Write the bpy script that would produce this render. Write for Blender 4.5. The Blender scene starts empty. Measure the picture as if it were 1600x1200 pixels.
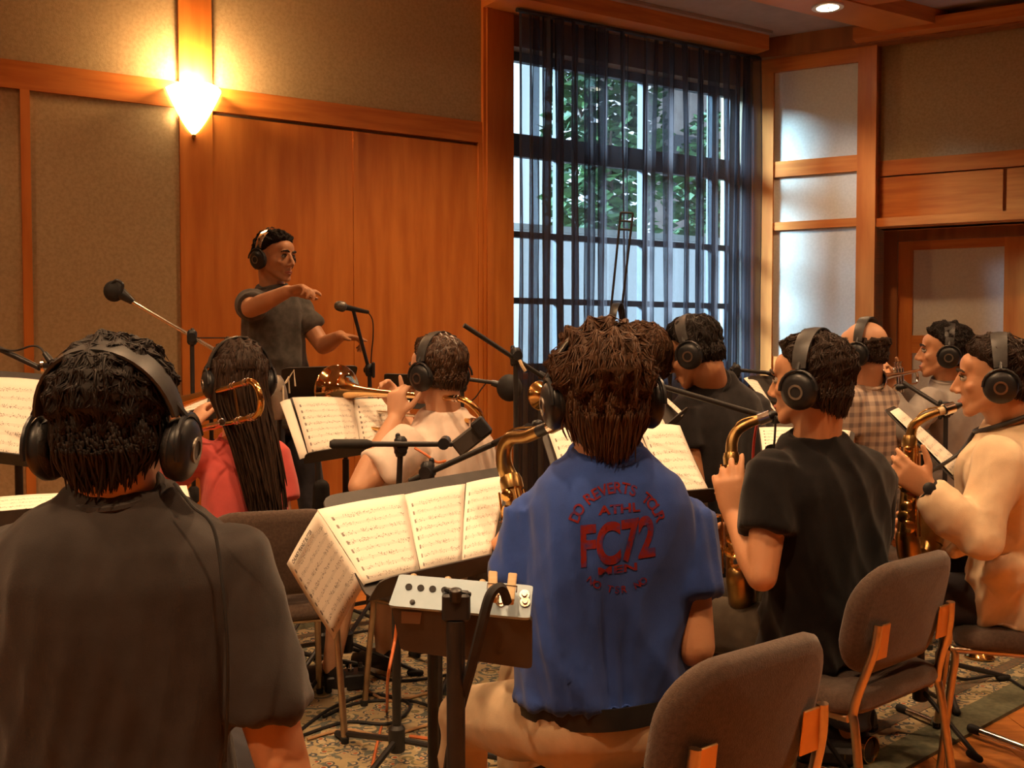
import bpy, bmesh, math, random
import numpy as np
from mathutils import Vector, Matrix, Quaternion
from mathutils.bvhtree import BVHTree

rng = random.Random(7)
SC = bpy.context.scene
COL = SC.collection
PI = math.pi

# ------------------------------------------------------------------ camera
F_PX, CAM_H, HORIZON = 1640.0, 1.33, 540.0
PITCH = math.atan((600 - HORIZON) / F_PX)
cam_data = bpy.data.cameras.new('camera')
cam_data.sensor_width = 36.0
cam_data.lens = F_PX / 1600 * 36.0
cam_data.clip_start = 0.02
cam = bpy.data.objects.new('camera', cam_data)
cam.location = (0, 0, CAM_H)
cam.rotation_euler = (PI / 2 - PITCH, 0, 0)
COL.objects.link(cam)
SC.camera = cam

# ------------------------------------------------------------------ sky, sun, exposure
SC.view_settings.view_transform = 'Standard'
SC.view_settings.look = 'None'
SC.view_settings.exposure = 0.32
SC.view_settings.gamma = 1.0
SC.view_settings.use_curve_mapping = False
world = bpy.data.worlds.new('daylight_sky')
SC.world = world
world.use_nodes = True
wn = world.node_tree.nodes
wn.clear()
w_out = wn.new('ShaderNodeOutputWorld')
w_bg = wn.new('ShaderNodeBackground')
w_bg.inputs['Color'].default_value = (0.62, 0.82, 1.0, 1)
w_bg.inputs['Strength'].default_value = 2.5
world.node_tree.links.new(w_bg.outputs[0], w_out.inputs[0])
sun_data = bpy.data.lights.new('sun', 'SUN')
sun_data.energy = 52.0
sun_data.angle = 0.32
sun_data.color = (0.48, 0.76, 1.0)
sun = bpy.data.objects.new('sun', sun_data)
sun.rotation_euler = Vector((0.78, -0.06, -0.27)).to_track_quat('-Z', 'Y').to_euler()   # slants in through the window on to the right wall
COL.objects.link(sun)
LAMP_COL = (1.0, 0.60, 0.30)
DOWNLIGHT_W = 150.0
SCONCE_W = 40.0


def P(px, py, d):
    """world point on the line of sight of a photo pixel, at depth d (metres along +Y)"""
    a = (px - 800) / F_PX
    v = -(py - 600) / F_PX
    y = math.cos(PITCH) + math.sin(PITCH) * v
    z = -math.sin(PITCH) + math.cos(PITCH) * v
    s = d / y
    return Vector((a * s, d, CAM_H + z * s))


def V(*a):
    return Vector(a)


# ------------------------------------------------------------------ materials
MATS = {}


def mat(name, col, rough=0.6, metal=0.0, col2=None, scale=20.0, stretch=(1, 1, 1), bump=0.0, bscale=None,
        spec=0.4, sheen=0.0, emit=None, estr=0.0, detail=4.0, ramp=(0.35, 0.65)):
    if name in MATS:
        return MATS[name]
    m = bpy.data.materials.new(name)
    m.use_nodes = True
    nt = m.node_tree
    b = nt.nodes['Principled BSDF']
    b.inputs['Base Color'].default_value = (*col, 1)
    b.inputs['Roughness'].default_value = rough
    b.inputs['Metallic'].default_value = metal
    b.inputs['Specular IOR Level'].default_value = spec
    if sheen:
        b.inputs['Sheen Weight'].default_value = sheen
        b.inputs['Sheen Roughness'].default_value = 0.5
    if emit:
        b.inputs['Emission Color'].default_value = (*emit, 1)
        b.inputs['Emission Strength'].default_value = estr
    tc = nt.nodes.new('ShaderNodeTexCoord')
    mp = nt.nodes.new('ShaderNodeMapping')
    mp.inputs['Scale'].default_value = stretch
    nt.links.new(tc.outputs['Object'], mp.inputs['Vector'])
    if col2:
        n = nt.nodes.new('ShaderNodeTexNoise')
        n.inputs['Scale'].default_value = scale
        n.inputs['Detail'].default_value = detail
        nt.links.new(mp.outputs[0], n.inputs['Vector'])
        r = nt.nodes.new('ShaderNodeValToRGB')
        r.color_ramp.elements[0].position = ramp[0]
        r.color_ramp.elements[1].position = ramp[1]
        r.color_ramp.elements[0].color = (*col, 1)
        r.color_ramp.elements[1].color = (*col2, 1)
        nt.links.new(n.outputs['Fac'], r.inputs['Fac'])
        nt.links.new(r.outputs['Color'], b.inputs['Base Color'])
    if bump:
        n2 = nt.nodes.new('ShaderNodeTexNoise')
        n2.inputs['Scale'].default_value = bscale or scale * 3
        n2.inputs['Detail'].default_value = 3
        nt.links.new(mp.outputs[0], n2.inputs['Vector'])
        bp = nt.nodes.new('ShaderNodeBump')
        bp.inputs['Strength'].default_value = bump
        bp.inputs['Distance'].default_value = 0.01
        nt.links.new(n2.outputs['Fac'], bp.inputs['Height'])
        nt.links.new(bp.outputs[0], b.inputs['Normal'])
    MATS[name] = m
    return m


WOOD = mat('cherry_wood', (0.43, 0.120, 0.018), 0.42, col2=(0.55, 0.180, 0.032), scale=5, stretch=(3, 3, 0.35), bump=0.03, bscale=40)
WOODH = mat('cherry_wood_crosswise', (0.43, 0.120, 0.018), 0.42, col2=(0.55, 0.180, 0.032), scale=5, stretch=(0.5, 0.5, 6), bump=0.03, bscale=40)
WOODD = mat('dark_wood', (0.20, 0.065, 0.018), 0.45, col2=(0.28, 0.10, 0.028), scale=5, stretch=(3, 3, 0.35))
FABRIC = mat('beige_wall_fabric', (0.33, 0.235, 0.125), 0.95, col2=(0.40, 0.29, 0.16), scale=60, bump=0.15, bscale=260, spec=0.1)
FABRICP = mat('pale_wall_fabric', (0.50, 0.47, 0.40), 0.9, col2=(0.55, 0.52, 0.45), scale=60, bump=0.1, bscale=260, spec=0.1)
CEIL = mat('ceiling_plaster', (0.30, 0.225, 0.175), 0.9, col2=(0.34, 0.255, 0.20), scale=8, spec=0.1)
FLOORW = mat('orange_wood_floor', (0.50, 0.17, 0.035), 0.3, col2=(0.64, 0.25, 0.06), scale=6, stretch=(1.2, 9, 1), bump=0.02)
PLAIN = mat('plain_wall', (0.34, 0.25, 0.16), 0.9, col2=(0.38, 0.28, 0.18), scale=9, spec=0.1)
BLACKM = mat('black_metal', (0.016, 0.014, 0.014), 0.45, col2=(0.022, 0.019, 0.018), scale=30)
DESKM = mat('stand_desk_metal', (0.035, 0.030, 0.027), 0.5, col2=(0.045, 0.038, 0.034), scale=30)
BLACKP = mat('black_plastic', (0.012, 0.012, 0.014), 0.38, col2=(0.02, 0.02, 0.022), scale=40)
RUBBER = mat('black_rubber', (0.012, 0.011, 0.011), 0.7, col2=(0.018, 0.016, 0.016), scale=40)
PADM = mat('black_leatherette', (0.018, 0.016, 0.016), 0.5, col2=(0.026, 0.023, 0.022), scale=60, bump=0.2, bscale=200)
CHROME = mat('chrome', (0.72, 0.68, 0.64), 0.16, 1.0, col2=(0.66, 0.62, 0.58), scale=30)
STEELB = mat('warm_steel', (0.55, 0.42, 0.30), 0.3, 1.0, col2=(0.48, 0.36, 0.26), scale=30)
BRASS = mat('lacquered_brass', (0.80, 0.47, 0.15), 0.16, 1.0, col2=(0.72, 0.40, 0.12), scale=14)
BRASSB = mat('bright_brass', (0.86, 0.56, 0.26), 0.07, 1.0, col2=(0.80, 0.50, 0.22), scale=14)
BRASSD = mat('aged_brass', (0.42, 0.26, 0.09), 0.30, 1.0, col2=(0.30, 0.18, 0.07), scale=22)
SILVER = mat('silver_plate', (0.75, 0.68, 0.60), 0.14, 1.0, col2=(0.68, 0.60, 0.52), scale=14)
ALU = mat('daylight_tinted_aluminium', (0.34, 0.46, 0.56), 0.45, 0.1, col2=(0.38, 0.50, 0.60), scale=30)  # grey metal; the bluish cast of the daylight is put into its colour
PEG = mat('pale_peg_wood', (0.55, 0.40, 0.22), 0.6, col2=(0.62, 0.46, 0.27), scale=30, stretch=(1, 1, 6))
CHAIRF = mat('brown_grey_upholstery', (0.072, 0.047, 0.035), 0.95, col2=(0.096, 0.064, 0.048), scale=120, bump=0.3, bscale=420, sheen=0.25, spec=0.1)
SKIN = mat('tan_skin', (0.50, 0.235, 0.115), 0.5, col2=(0.54, 0.265, 0.135), scale=14, bump=0.05, bscale=160)
SKINL = mat('fair_skin', (0.60, 0.32, 0.19), 0.5, col2=(0.65, 0.36, 0.215), scale=14, bump=0.05, bscale=160)
LIPS = mat('lips', (0.36, 0.12, 0.085), 0.5, col2=(0.40, 0.14, 0.10), scale=20)
EYEW = mat('eye_white', (0.36, 0.31, 0.26), 0.35, col2=(0.40, 0.35, 0.30), scale=20)
IRIS = mat('dark_iris', (0.02, 0.012, 0.008), 0.2, col2=(0.03, 0.018, 0.01), scale=50)
HAIRB = mat('black_hair', (0.010, 0.007, 0.006), 0.58, spec=0.25, col2=(0.020, 0.012, 0.009), scale=50, stretch=(3, 3, 0.6))
HAIRD = mat('dark_brown_hair', (0.020, 0.010, 0.006), 0.58, spec=0.25, col2=(0.040, 0.020, 0.011), scale=50, stretch=(3, 3, 0.6))
HAIRM = mat('brown_hair', (0.045, 0.019, 0.008), 0.58, spec=0.25, col2=(0.085, 0.036, 0.014), scale=45, stretch=(3, 3, 0.6))
SHOE = mat('black_shoe_leather', (0.018, 0.015, 0.014), 0.45, col2=(0.025, 0.021, 0.02), scale=30)
SOLE = mat('pale_shoe_sole', (0.55, 0.50, 0.42), 0.7, col2=(0.6, 0.55, 0.47), scale=30)


def cloth(name, c, k=1.22, sheen=0.15, bump=0.12):
    return mat(name, c, 0.92, col2=tuple(min(1, x * k) for x in c), scale=24, bump=bump, bscale=500, sheen=sheen, spec=0.08)


# ------------------------------------------------------------------ mesh builder
def frame_from(d, hint=None):
    d = Vector(d).normalized()
    h = Vector(hint) if hint is not None else (Vector((0, 0, 1)) if abs(d.z) < 0.9 else Vector((0, 1, 0)))
    x = d.cross(h)
    if x.length < 1e-6:
        x = d.cross(Vector((1, 0, 0)))
    x.normalize()
    y = x.cross(d).normalized()
    return x, y, d


class MB:
    def __init__(s):
        s.v, s.f, s.uv = [], [], {}

    def add(s, verts, faces):
        o = len(s.v)
        s.v.extend([tuple(p) for p in verts])
        s.f.extend([tuple(i + o for i in f) for f in faces])
        return o

    def box(s, c, size, R=None):
        c = Vector(c)
        hx, hy, hz = [q / 2 for q in size]
        vs = []
        for x, y, z in ((-1, -1, -1), (1, -1, -1), (1, 1, -1), (-1, 1, -1), (-1, -1, 1), (1, -1, 1), (1, 1, 1), (-1, 1, 1)):
            p = Vector((x * hx, y * hy, z * hz))
            vs.append(c + (R @ p if R is not None else p))
        s.add(vs, [(3, 2, 1, 0), (4, 5, 6, 7), (0, 1, 5, 4), (1, 2, 6, 5), (2, 3, 7, 6), (3, 0, 4, 7)])
        return s

    def rbox(s, c, size, r=0.004, R=None):
        """box with chamfered long edges: rounded-rect prism along local z with inset ends"""
        w, d, h = size
        r = min(r, w * 0.49, d * 0.49, h * 0.49)
        ring = rrect(w, d, r, 3)
        ring2 = rrect(w - 2 * r * 0.7, d - 2 * r * 0.7, max(r * 0.4, 1e-4), 3)
        lv = [(ring2, -h / 2), (ring, -h / 2 + r * 0.7), (ring, h / 2 - r * 0.7), (ring2, h / 2)]
        c = Vector(c)
        rings = []
        for rg, z in lv:
            rings.append([c + (R @ Vector((x, y, z)) if R is not None else Vector((x, y, z))) for x, y in rg])
        return s.loft(rings)

    def loft(s, rings, cap=True, closed_loop=False):
        n = len(rings[0])
        vs = [p for r in rings for p in r]
        fs = []
        m = len(rings)
        for i in range(m if closed_loop else m - 1):
            a, b = i * n, ((i + 1) % m) * n
            for j in range(n):
                k = (j + 1) % n
                fs.append((a + j, a + k, b + k, b + j))
        if cap and not closed_loop:
            fs.append(tuple(range(n - 1, -1, -1)))
            fs.append(tuple(range((m - 1) * n, m * n)))
        s.add(vs, fs)
        return s

    def tube(s, pts, r, n=8, cap=True, flat=1.0, hint=None):
        pts = [Vector(p) for p in pts]
        if not isinstance(r, (list, tuple)):
            r = [r] * len(pts)
        t0 = (pts[1] - pts[0]).normalized()
        x, y, _ = frame_from(t0, hint)
        rings = []
        for i, p in enumerate(pts):
            if i == 0:
                t = t0
            elif i == len(pts) - 1:
                t = (pts[i] - pts[i - 1]).normalized()
            else:
                t = ((pts[i] - pts[i - 1]).normalized() + (pts[i + 1] - pts[i]).normalized())
                t = t.normalized() if t.length > 1e-6 else t0
            x = (x - t * x.dot(t))
            x = x.normalized() if x.length > 1e-6 else frame_from(t)[0]
            y = t.cross(x)
            rings.append([p + x * (math.cos(2 * PI * j / n) * r[i]) + y * (math.sin(2 * PI * j / n) * r[i] * flat) for j in range(n)])
        return s.loft(rings, cap)

    def capsule(s, a, b, ra, rb=None, n=14):
        a, b = Vector(a), Vector(b)
        rb = ra if rb is None else rb
        d = b - a
        L = d.length
        if L < 1e-6:
            return s.ball(a, (ra, ra, ra))
        d /= L
        pts, rr = [], []
        for k in range(5):
            th = PI / 2 * k / 4
            pts.append(a - d * ra * math.cos(th)); rr.append(max(ra * math.sin(th), ra * 0.05))
        for k in range(5):
            th = PI / 2 * k / 4
            pts.append(b + d * rb * math.sin(th)); rr.append(max(rb * math.cos(th), rb * 0.05))
        return s.tube(pts, rr, n)

    def ball(s, c, r, R=None, nu=16, nv=10):
        if not isinstance(r, (list, tuple)):
            r = (r, r, r)
        c = Vector(c)
        rings = []
        for i in range(nv + 1):
            th = PI * i / nv
            st, ct = max(math.sin(th), 0.02), math.cos(th)
            ring = []
            for j in range(nu):
                ph = 2 * PI * j / nu
                p = Vector((r[0] * st * math.cos(ph), r[1] * st * math.sin(ph), -r[2] * ct))
                ring.append(c + (R @ p if R is not None else p))
            rings.append(ring)
        return s.loft(rings)

    def lathe(s, o, axis, prof, n=24, hint=None, cap=True):
        """prof: list of (along, radius)"""
        x, y, d = frame_from(axis, hint)
        o = Vector(o)
        rings = [[o + d * h + (x * math.cos(2 * PI * j / n) + y * math.sin(2 * PI * j / n)) * max(r, 1e-4) for j in range(n)] for h, r in prof]
        return s.loft(rings, cap)

    def quadgrid(s, fn, nu, nv):
        vs = [fn(i / nu, j / nv) for j in range(nv + 1) for i in range(nu + 1)]
        fs, base = [], len(s.v)
        for j in range(nv):
            for i in range(nu):
                a = j * (nu + 1) + i
                fs.append((a, a + 1, a + nu + 2, a + nu + 1))
        for k, f in enumerate(fs):
            i, j = k % nu, k // nu
            s.uv[len(s.f) + k] = [(i / nu, j / nv), ((i + 1) / nu, j / nv), ((i + 1) / nu, (j + 1) / nv), (i / nu, (j + 1) / nv)]
        s.add(vs, fs)
        return s

    def mesh(s, name, m, smooth=True, M=None):
        me = bpy.data.meshes.new(name)
        vs = s.v if M is None else [tuple(M @ Vector(p)) for p in s.v]
        me.from_pydata(vs, [], s.f)
        if s.uv:
            ul = me.uv_layers.new(name='UVMap')
            for fi, poly in enumerate(me.polygons):
                if fi in s.uv:
                    for li, q in zip(poly.loop_indices, s.uv[fi]):
                        ul.data[li].uv = q
        if m is not None:
            me.materials.append(m)
        if smooth:
            me.polygons.foreach_set('use_smooth', [True] * len(me.polygons))
            if smooth != 'full':
                me.set_sharp_from_angle(angle=math.radians(38))
        me.update()
        return me

    def build(s, name, m, parent=None, smooth=True, world=True):
        """world=True: the vertices are in world space; they are moved into the parent's space"""
        M = None
        if parent is not None and world:
            M = wm(parent).inverted()
        o = bpy.data.objects.new(name, s.mesh(name, m, smooth, M))
        COL.objects.link(o)
        o.parent = parent
        return o


def wm(o):
    M = Matrix.LocRotScale(o.location, o.rotation_euler, o.scale)
    return wm(o.parent) @ M if o.parent else M


def rrect(w, h, r, n=4):
    pts = []
    for cx, cy, a0 in ((w / 2 - r, h / 2 - r, 0), (-w / 2 + r, h / 2 - r, 90), (-w / 2 + r, -h / 2 + r, 180), (w / 2 - r, -h / 2 + r, 270)):
        for k in range(n + 1):
            a = math.radians(a0 + 90 * k / n)
            pts.append((cx + r * math.cos(a), cy + r * math.sin(a)))
    return pts


def tag(o, label=None, cat=None, group=None, kind=None):
    if label: o['label'] = label
    if cat: o['category'] = cat
    if group: o['group'] = group
    if kind: o['kind'] = kind
    return o


def empty(name, loc=(0, 0, 0), rz=0.0, label=None, cat=None, group=None, kind=None):
    o = bpy.data.objects.new(name, None)
    o.empty_display_size = 0.1
    COL.objects.link(o)
    o.location = loc
    o.rotation_euler = (0, 0, rz)
    return tag(o, label, cat, group, kind)


def copy_tree(o, parent=None):
    c = o.copy()
    COL.objects.link(c)
    c.parent = parent
    for ch in [x for x in KIDS.get(o.name, [])]:
        copy_tree(ch, c)
    return c


KIDS = {}


def index_kids(o):
    KIDS[o.name] = list(o.children)
    for ch in o.children:
        index_kids(ch)


def set_matrix(o, M):
    loc, rot, sc = M.decompose()
    o.location = loc
    o.rotation_mode = 'XYZ'
    o.rotation_euler = rot.to_euler('XYZ')
    o.scale = sc


def basis(x, y, z, o):
    return Matrix(((x.x, y.x, z.x, o.x), (x.y, y.y, z.y, o.y), (x.z, y.z, z.z, o.z), (0, 0, 0, 1)))


def catmull(pts, n=8):
    pts = [Vector(p) for p in pts]
    out = []
    for i in range(len(pts) - 1):
        p0 = pts[max(i - 1, 0)]; p1 = pts[i]; p2 = pts[i + 1]; p3 = pts[min(i + 2, len(pts) - 1)]
        for k in range(n):
            t = k / n
            out.append(0.5 * ((2 * p1) + (p2 - p0) * t + (2 * p0 - 5 * p1 + 4 * p2 - p3) * t * t + (3 * p1 - p0 - 3 * p2 + p3) * t ** 3))
    out.append(pts[-1])
    return out


def lerp(a, b, t):
    return a + (b - a) * t


def interp(tab, t):
    if t <= tab[0][0]: return tab[0][1:]
    for a, b in zip(tab, tab[1:]):
        if t <= b[0]:
            k = (t - a[0]) / (b[0] - a[0])
            return tuple(lerp(p, q, k) for p, q in zip(a[1:], b[1:]))
    return tab[-1][1:]


def remeshed(mb, voxel, smooth=3, fac=0.5):
    """fuse overlapping closed solids into one continuous skin; returns a mesh datablock"""
    me = bpy.data.meshes.new('tmp')
    me.from_pydata(mb.v, [], mb.f)
    o = bpy.data.objects.new('tmp', me)
    COL.objects.link(o)
    r = o.modifiers.new('r', 'REMESH')
    r.mode = 'VOXEL'
    r.voxel_size = voxel
    r.adaptivity = 0.0
    sm = o.modifiers.new('s', 'SMOOTH')
    sm.factor = fac
    sm.iterations = smooth
    dg = bpy.context.evaluated_depsgraph_get()
    dg.update()
    out = bpy.data.meshes.new_from_object(o.evaluated_get(dg))
    bpy.data.objects.remove(o)
    bpy.data.meshes.remove(me)
    return out


def arr(me, what='co'):
    a = np.empty(len(me.vertices) * 3, np.float32)
    if what == 'co':
        me.vertices.foreach_get('co', a)
    else:
        me.vertices.foreach_get('normal', a)
    return a.reshape(-1, 3)


def put(me, co):
    me.vertices.foreach_set('co', co.astype(np.float32).ravel())
    me.update()


def folds(co, seed, freq=(14, 14, 5), n=4):
    """smooth cloth-like ridges in -1..1"""
    r = np.random.RandomState(seed)
    out = np.zeros(len(co))
    warp = np.zeros((len(co), 3))
    for k in range(3):
        w = r.normal(size=3) * 5
        warp[:, k] = 0.05 * np.sin(co @ w + r.uniform(0, 6))
    q = co + warp
    for k in range(n):
        w = r.normal(size=3) * np.array(freq)
        out += np.abs(np.sin(q @ w + r.uniform(0, 6))) * -2 + 1.27
    return np.clip(out / n * 1.9, -1.3, 1.3)


def finish_mesh(me, name, m, parent, world=True):
    me.materials.clear()
    me.materials.append(m)
    me.name = name
    me.polygons.foreach_set('use_smooth', [True] * len(me.polygons))
    if parent is not None and world:
        me.transform(wm(parent).inverted())
    o = bpy.data.objects.new(name, me)
    COL.objects.link(o)
    o.parent = parent
    return o
# ------------------------------------------------------------------ room
CX, CY = 1.805, 8.0
W1A, W1N = Vector((-0.848, -0.530, 0)).normalized(), Vector((0.530, -0.848, 0)).normalized()
W2A, W2N = Vector((0.870, -0.492, 0)).normalized(), Vector((-0.492, -0.870, 0)).normalized()
CORNER = Vector((CX, CY, 0))
CEIL_Z = 3.60


class Wall:
    def __init__(s, a, n, handed):
        s.a, s.n = a, n
        x = a if handed else -a
        s.R = Matrix(((x.x, n.x, 0), (x.y, n.y, 0), (0, 0, 1)))

    def p(s, t, z, o=0.0):
        return CORNER + s.a * t + s.n * o + Vector((0, 0, z))

    def hit(s, px, py, o=0.0):
        """(t, z) where the line of sight of a photo pixel meets the wall plane at offset o"""
        c = Vector((0, 0, CAM_H))
        r = P(px, py, 1.0) - c
        k = (CORNER + s.n * o - c).dot(s.n) / r.dot(s.n)
        q = c + r * k
        return (q - CORNER).dot(s.a), q.z

    def t(s, px, o=0.0):
        return s.hit(px, HORIZON, o)[0]

    def box(s, mb, t0, t1, z0, z1, o0, o1):
        mb.box(s.p((t0 + t1) / 2, (z0 + z1) / 2, (o0 + o1) / 2), (abs(t1 - t0), abs(o1 - o0), abs(z1 - z0)), s.R)
        return mb

    def piece(s, name, m, parent, t0, t1, z0, z1, o0, o1):
        return s.box(MB(), t0, t1, z0, z1, o0, o1).build(name, m, parent, smooth=False)


W1, W2 = Wall(W1A, W1N, True), Wall(W2A, W2N, False)


def struct(name, loc=(0, 0, 0)):
    return empty(name, loc, kind='structure')


# floor
fl = struct('floor')
xs = -6.2
pl = 0
while xs < 9.0:                                     # boards run away from the corner wall
    w = 0.14
    mb = MB()
    pl += 1
    xm = xs + w / 2
    ye = min(CY + (xm - CX) * 0.625, CY - (xm - CX) * 0.5655) + 0.12
    mb.box((xm, (ye - 3.3) / 2, -0.02), (w - 0.003, ye + 3.3, 0.04))
    mb.build('floor_board', FLOORW, fl, smooth=False)
    xs += w

# ceiling with wooden coffer beams
ce = struct('ceiling', (0, 0, CEIL_Z))
out_ = [W1.p(-0.15, 0, -0.27), W1.p(8.4, 0, -0.27), V(-5.6, -3.45, 0), V(7.7, -3.45, 0), W2.p(6.5, 0, -0.32)]
mb = MB()
mb.add([p + V(0, 0, CEIL_Z) for p in out_] + [p + V(0, 0, CEIL_Z + 0.1) for p in out_], [(0, 1, 2, 3, 4), (9, 8, 7, 6, 5)] + [(i, i + 5, (i + 1) % 5 + 5, (i + 1) % 5) for i in range(5)])
mb.build('ceiling_panel', CEIL, ce, smooth=False)
for off in (1.11, 3.3, 5.5, 7.7):
    W1.piece('beam', WOODH, ce, -0.9 if off < 2 else -3.6, 7.5, CEIL_Z - 0.10, CEIL_Z, off - 0.16, off + 0.16)
for off in (0.95, 3.1, 5.3):
    W2.piece('beam', WOODH, ce, 0.7, 6.5, CEIL_Z - 0.09, CEIL_Z, off - 0.16, off + 0.16)

# left wall (holds the wooden double doors, the fabric panels and the curtained window)
wl = struct('wall_left', CORNER)
T = W1.t
tA0, tA1, tB0, tB1, tC0, tC1 = T(37), T(52), T(283), T(334), T(752), T(799)
tD = T(555)
TL_END = 8.2
ZR0, ZR1 = 2.615, 2.755
TWIN0, TWIN1 = T(1160), tC1 - 0.02                   # window opening between these
ZWIN0, ZWIN1 = 1.15, 3.27
W1.piece('wall_core', PLAIN, wl, TWIN1, TL_END, 0, CEIL_Z, -0.25, -0.03)
W1.piece('wall_core', PLAIN, wl, TWIN0, TWIN1, 0, ZWIN0, -0.25, -0.0)
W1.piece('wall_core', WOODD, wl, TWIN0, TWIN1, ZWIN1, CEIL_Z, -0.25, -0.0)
W1.piece('wall_core', PLAIN, wl, -0.3, TWIN0, 0, CEIL_Z, -0.25, -0.0)
W1.piece('fabric_panel', FABRIC, wl, tA1, tB0, 0.1, ZR0, -0.03, 0.0)
W1.piece('fabric_panel', FABRIC, wl, tA0, TL_END, 0.1, ZR0, -0.03, 0.0)
W1.piece('fabric_panel', FABRIC, wl, tB0, TL_END, ZR1, CEIL_Z, -0.03, 0.0)
W1.piece('fabric_panel', FABRIC, wl, tC0, tB1, ZR1, CEIL_Z, -0.03, 0.0)
W1.piece('stile', WOOD, wl, tA0, tA1, 0, ZR0, -0.03, 0.02)
W1.piece('stile', WOOD, wl, tB0, tB1, 0, CEIL_Z, -0.03, 0.022)
W1.piece('stile', WOOD, wl, tC0, tC1, 0, CEIL_Z, -0.25, 0.03)
W1.piece('stile', WOOD, wl, tC0 - 0.06, tC0 - 0.02, 0, CEIL_Z, 0.03, 0.045)
W1.piece('rail', WOODH, wl, tB1, TL_END, ZR0, ZR1, -0.03, 0.02)
W1.piece('rail', WOODH, wl, tC0, tB1, ZR0 + 0.005, ZR1 - 0.005, -0.03, 0.018)
W1.piece('rail', WOODH, wl, tC1, TL_END, 3.52, CEIL_Z, 0.0, 0.05)
tag(W1.piece('baseboard_left', WOODH, None, tB0, TL_END, 0, 0.1, 0.0, 0.02), kind='structure')
# double doors
dr = struct('door_1', W1.p(tD, 0))
W1.piece('door_leaf', WOOD, dr, tD + 0.004, tB1 - 0.004, 0.02, 2.60, -0.03, 0.008)
W1.piece('door_leaf', WOOD, dr, tC0 + 0.03, tD - 0.004, 0.02, 2.60, -0.03, 0.008)
W1.piece('astragal', WOOD, dr, tD - 0.022, tD + 0.012, 0.02, 2.60, 0.008, 0.014)
W1.piece('door_frame', WOOD, dr, tC0 + 0.0, tC0 + 0.03, 0.0, 2.62, -0.03, 0.02)

# window behind the curtain
wi = struct('window_1', W1.p((TWIN0 + TWIN1) / 2, ZWIN0))
FRAMEM = mat('window_frame_paint', (0.05, 0.045, 0.05), 0.5, col2=(0.06, 0.055, 0.06), scale=20)
glass = bpy.data.materials.new('window_glass')
glass.use_nodes = True
g = glass.node_tree
g.nodes.clear()
go, gm, gt, gg = [g.nodes.new(n) for n in ('ShaderNodeOutputMaterial', 'ShaderNodeMixShader', 'ShaderNodeBsdfTransparent', 'ShaderNodeBsdfGlossy')]
gm.inputs[0].default_value = 0.06
gg.inputs['Roughness'].default_value = 0.02
gt.inputs['Color'].default_value = (0.93, 0.97, 0.98, 1)
g.links.new(gt.outputs[0], gm.inputs[1]); g.links.new(gg.outputs[0], gm.inputs[2]); g.links.new(gm.outputs[0], go.inputs[0])
for z, hh in ((ZWIN0 + 0.03, 0.03), (2.66, 0.075), (2.07, 0.02), (1.63, 0.02), (ZWIN1 - 0.03, 0.03)):
    W1.piece('window_bar', FRAMEM, wi, TWIN0, TWIN1, z - hh, z + hh, -0.15, -0.10)
cols = [TWIN0 + 0.03, T(1128), T(1020), T(888), TWIN1 - 0.012]
for c in cols:
    W1.piece('window_post', FRAMEM, wi, c - 0.025, c + 0.025, ZWIN0, ZWIN1, -0.155, -0.095) if c != cols[-1] else None
zb = [ZWIN0, 1.63, 2.07, 2.66, ZWIN1]
for a, b in zip(cols, cols[1:]):
    for z0, z1 in zip(zb, zb[1:]):
        W1.piece('pane', glass, wi, a, b, z0, z1, -0.127, -0.123)
W1.piece('window_sill', WOODH, wi, TWIN0, TWIN1, ZWIN0 - 0.04, ZWIN0, -0.25, 0.03)

# curtain header and trim along the window
W1.piece('trim_1', WOODH, None, 0.12, tC0, 3.47, CEIL_Z, 0.0, 0.30)['kind'] = 'structure'
W1.piece('trim_2', CEIL, None, 0.12, tC0, 3.575, CEIL_Z - 0.002, 0.30, 0.335)['kind'] = 'structure'

# right wall
wr = struct('wall_right', CORNER)
S = W2.t
s0, s1, s2, s3 = S(1170) , S(1207), S(1337), S(1366)
ZT = 3.36
SEND = 6.3
REC = -0.14
s4 = W2.t(1386, REC)
W2.piece('wall_core', PLAIN, wr, -0.2, s3, 0, CEIL_Z, -0.30, -0.03)
W2.piece('wall_core', PLAIN, wr, s3, SEND, 2.18, CEIL_Z, -0.30, REC - 0.02)
W2.piece('post', WOOD, wr, 0.02, s1, 0, ZT + 0.02, -0.03, 0.03)
W2.piece('post', WOOD, wr, s2, s3, 0, CEIL_Z - 0.08, -0.75, 0.035)
W2.piece('fabric_panel', FABRICP, wr, s1, s2, 2.70, ZT, -0.03, 0.0)
W2.piece('fabric_panel', FABRICP, wr, s1, s2, 2.25, 2.585, -0.03, 0.0)
W2.piece('fabric_panel', FABRICP, wr, s1, s2, 1.25, 2.19, -0.03, 0.0)
W2.piece('fabric_panel', FABRICP, wr, s1, s2, 0.10, 1.14, -0.03, 0.0)
W2.piece('rail', WOODH, wr, s1, s2, 2.585, 2.70, -0.03, 0.022)
W2.piece('rail', WOODH, wr, s1, s2, 2.19, 2.25, -0.03, 0.022)
W2.piece('rail', WOODH, wr, s1, s2, 1.14, 1.25, -0.03, 0.022)
W2.piece('rail', WOODH, wr, 0.02, s2, ZT, ZT + 0.10, -0.03, 0.03)
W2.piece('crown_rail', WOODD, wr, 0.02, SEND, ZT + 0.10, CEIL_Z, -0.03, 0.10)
W2.piece('crown_rail', WOODH, wr, s2, SEND, CEIL_Z - 0.13, CEIL_Z - 0.05, 0.10, 0.22)
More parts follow.
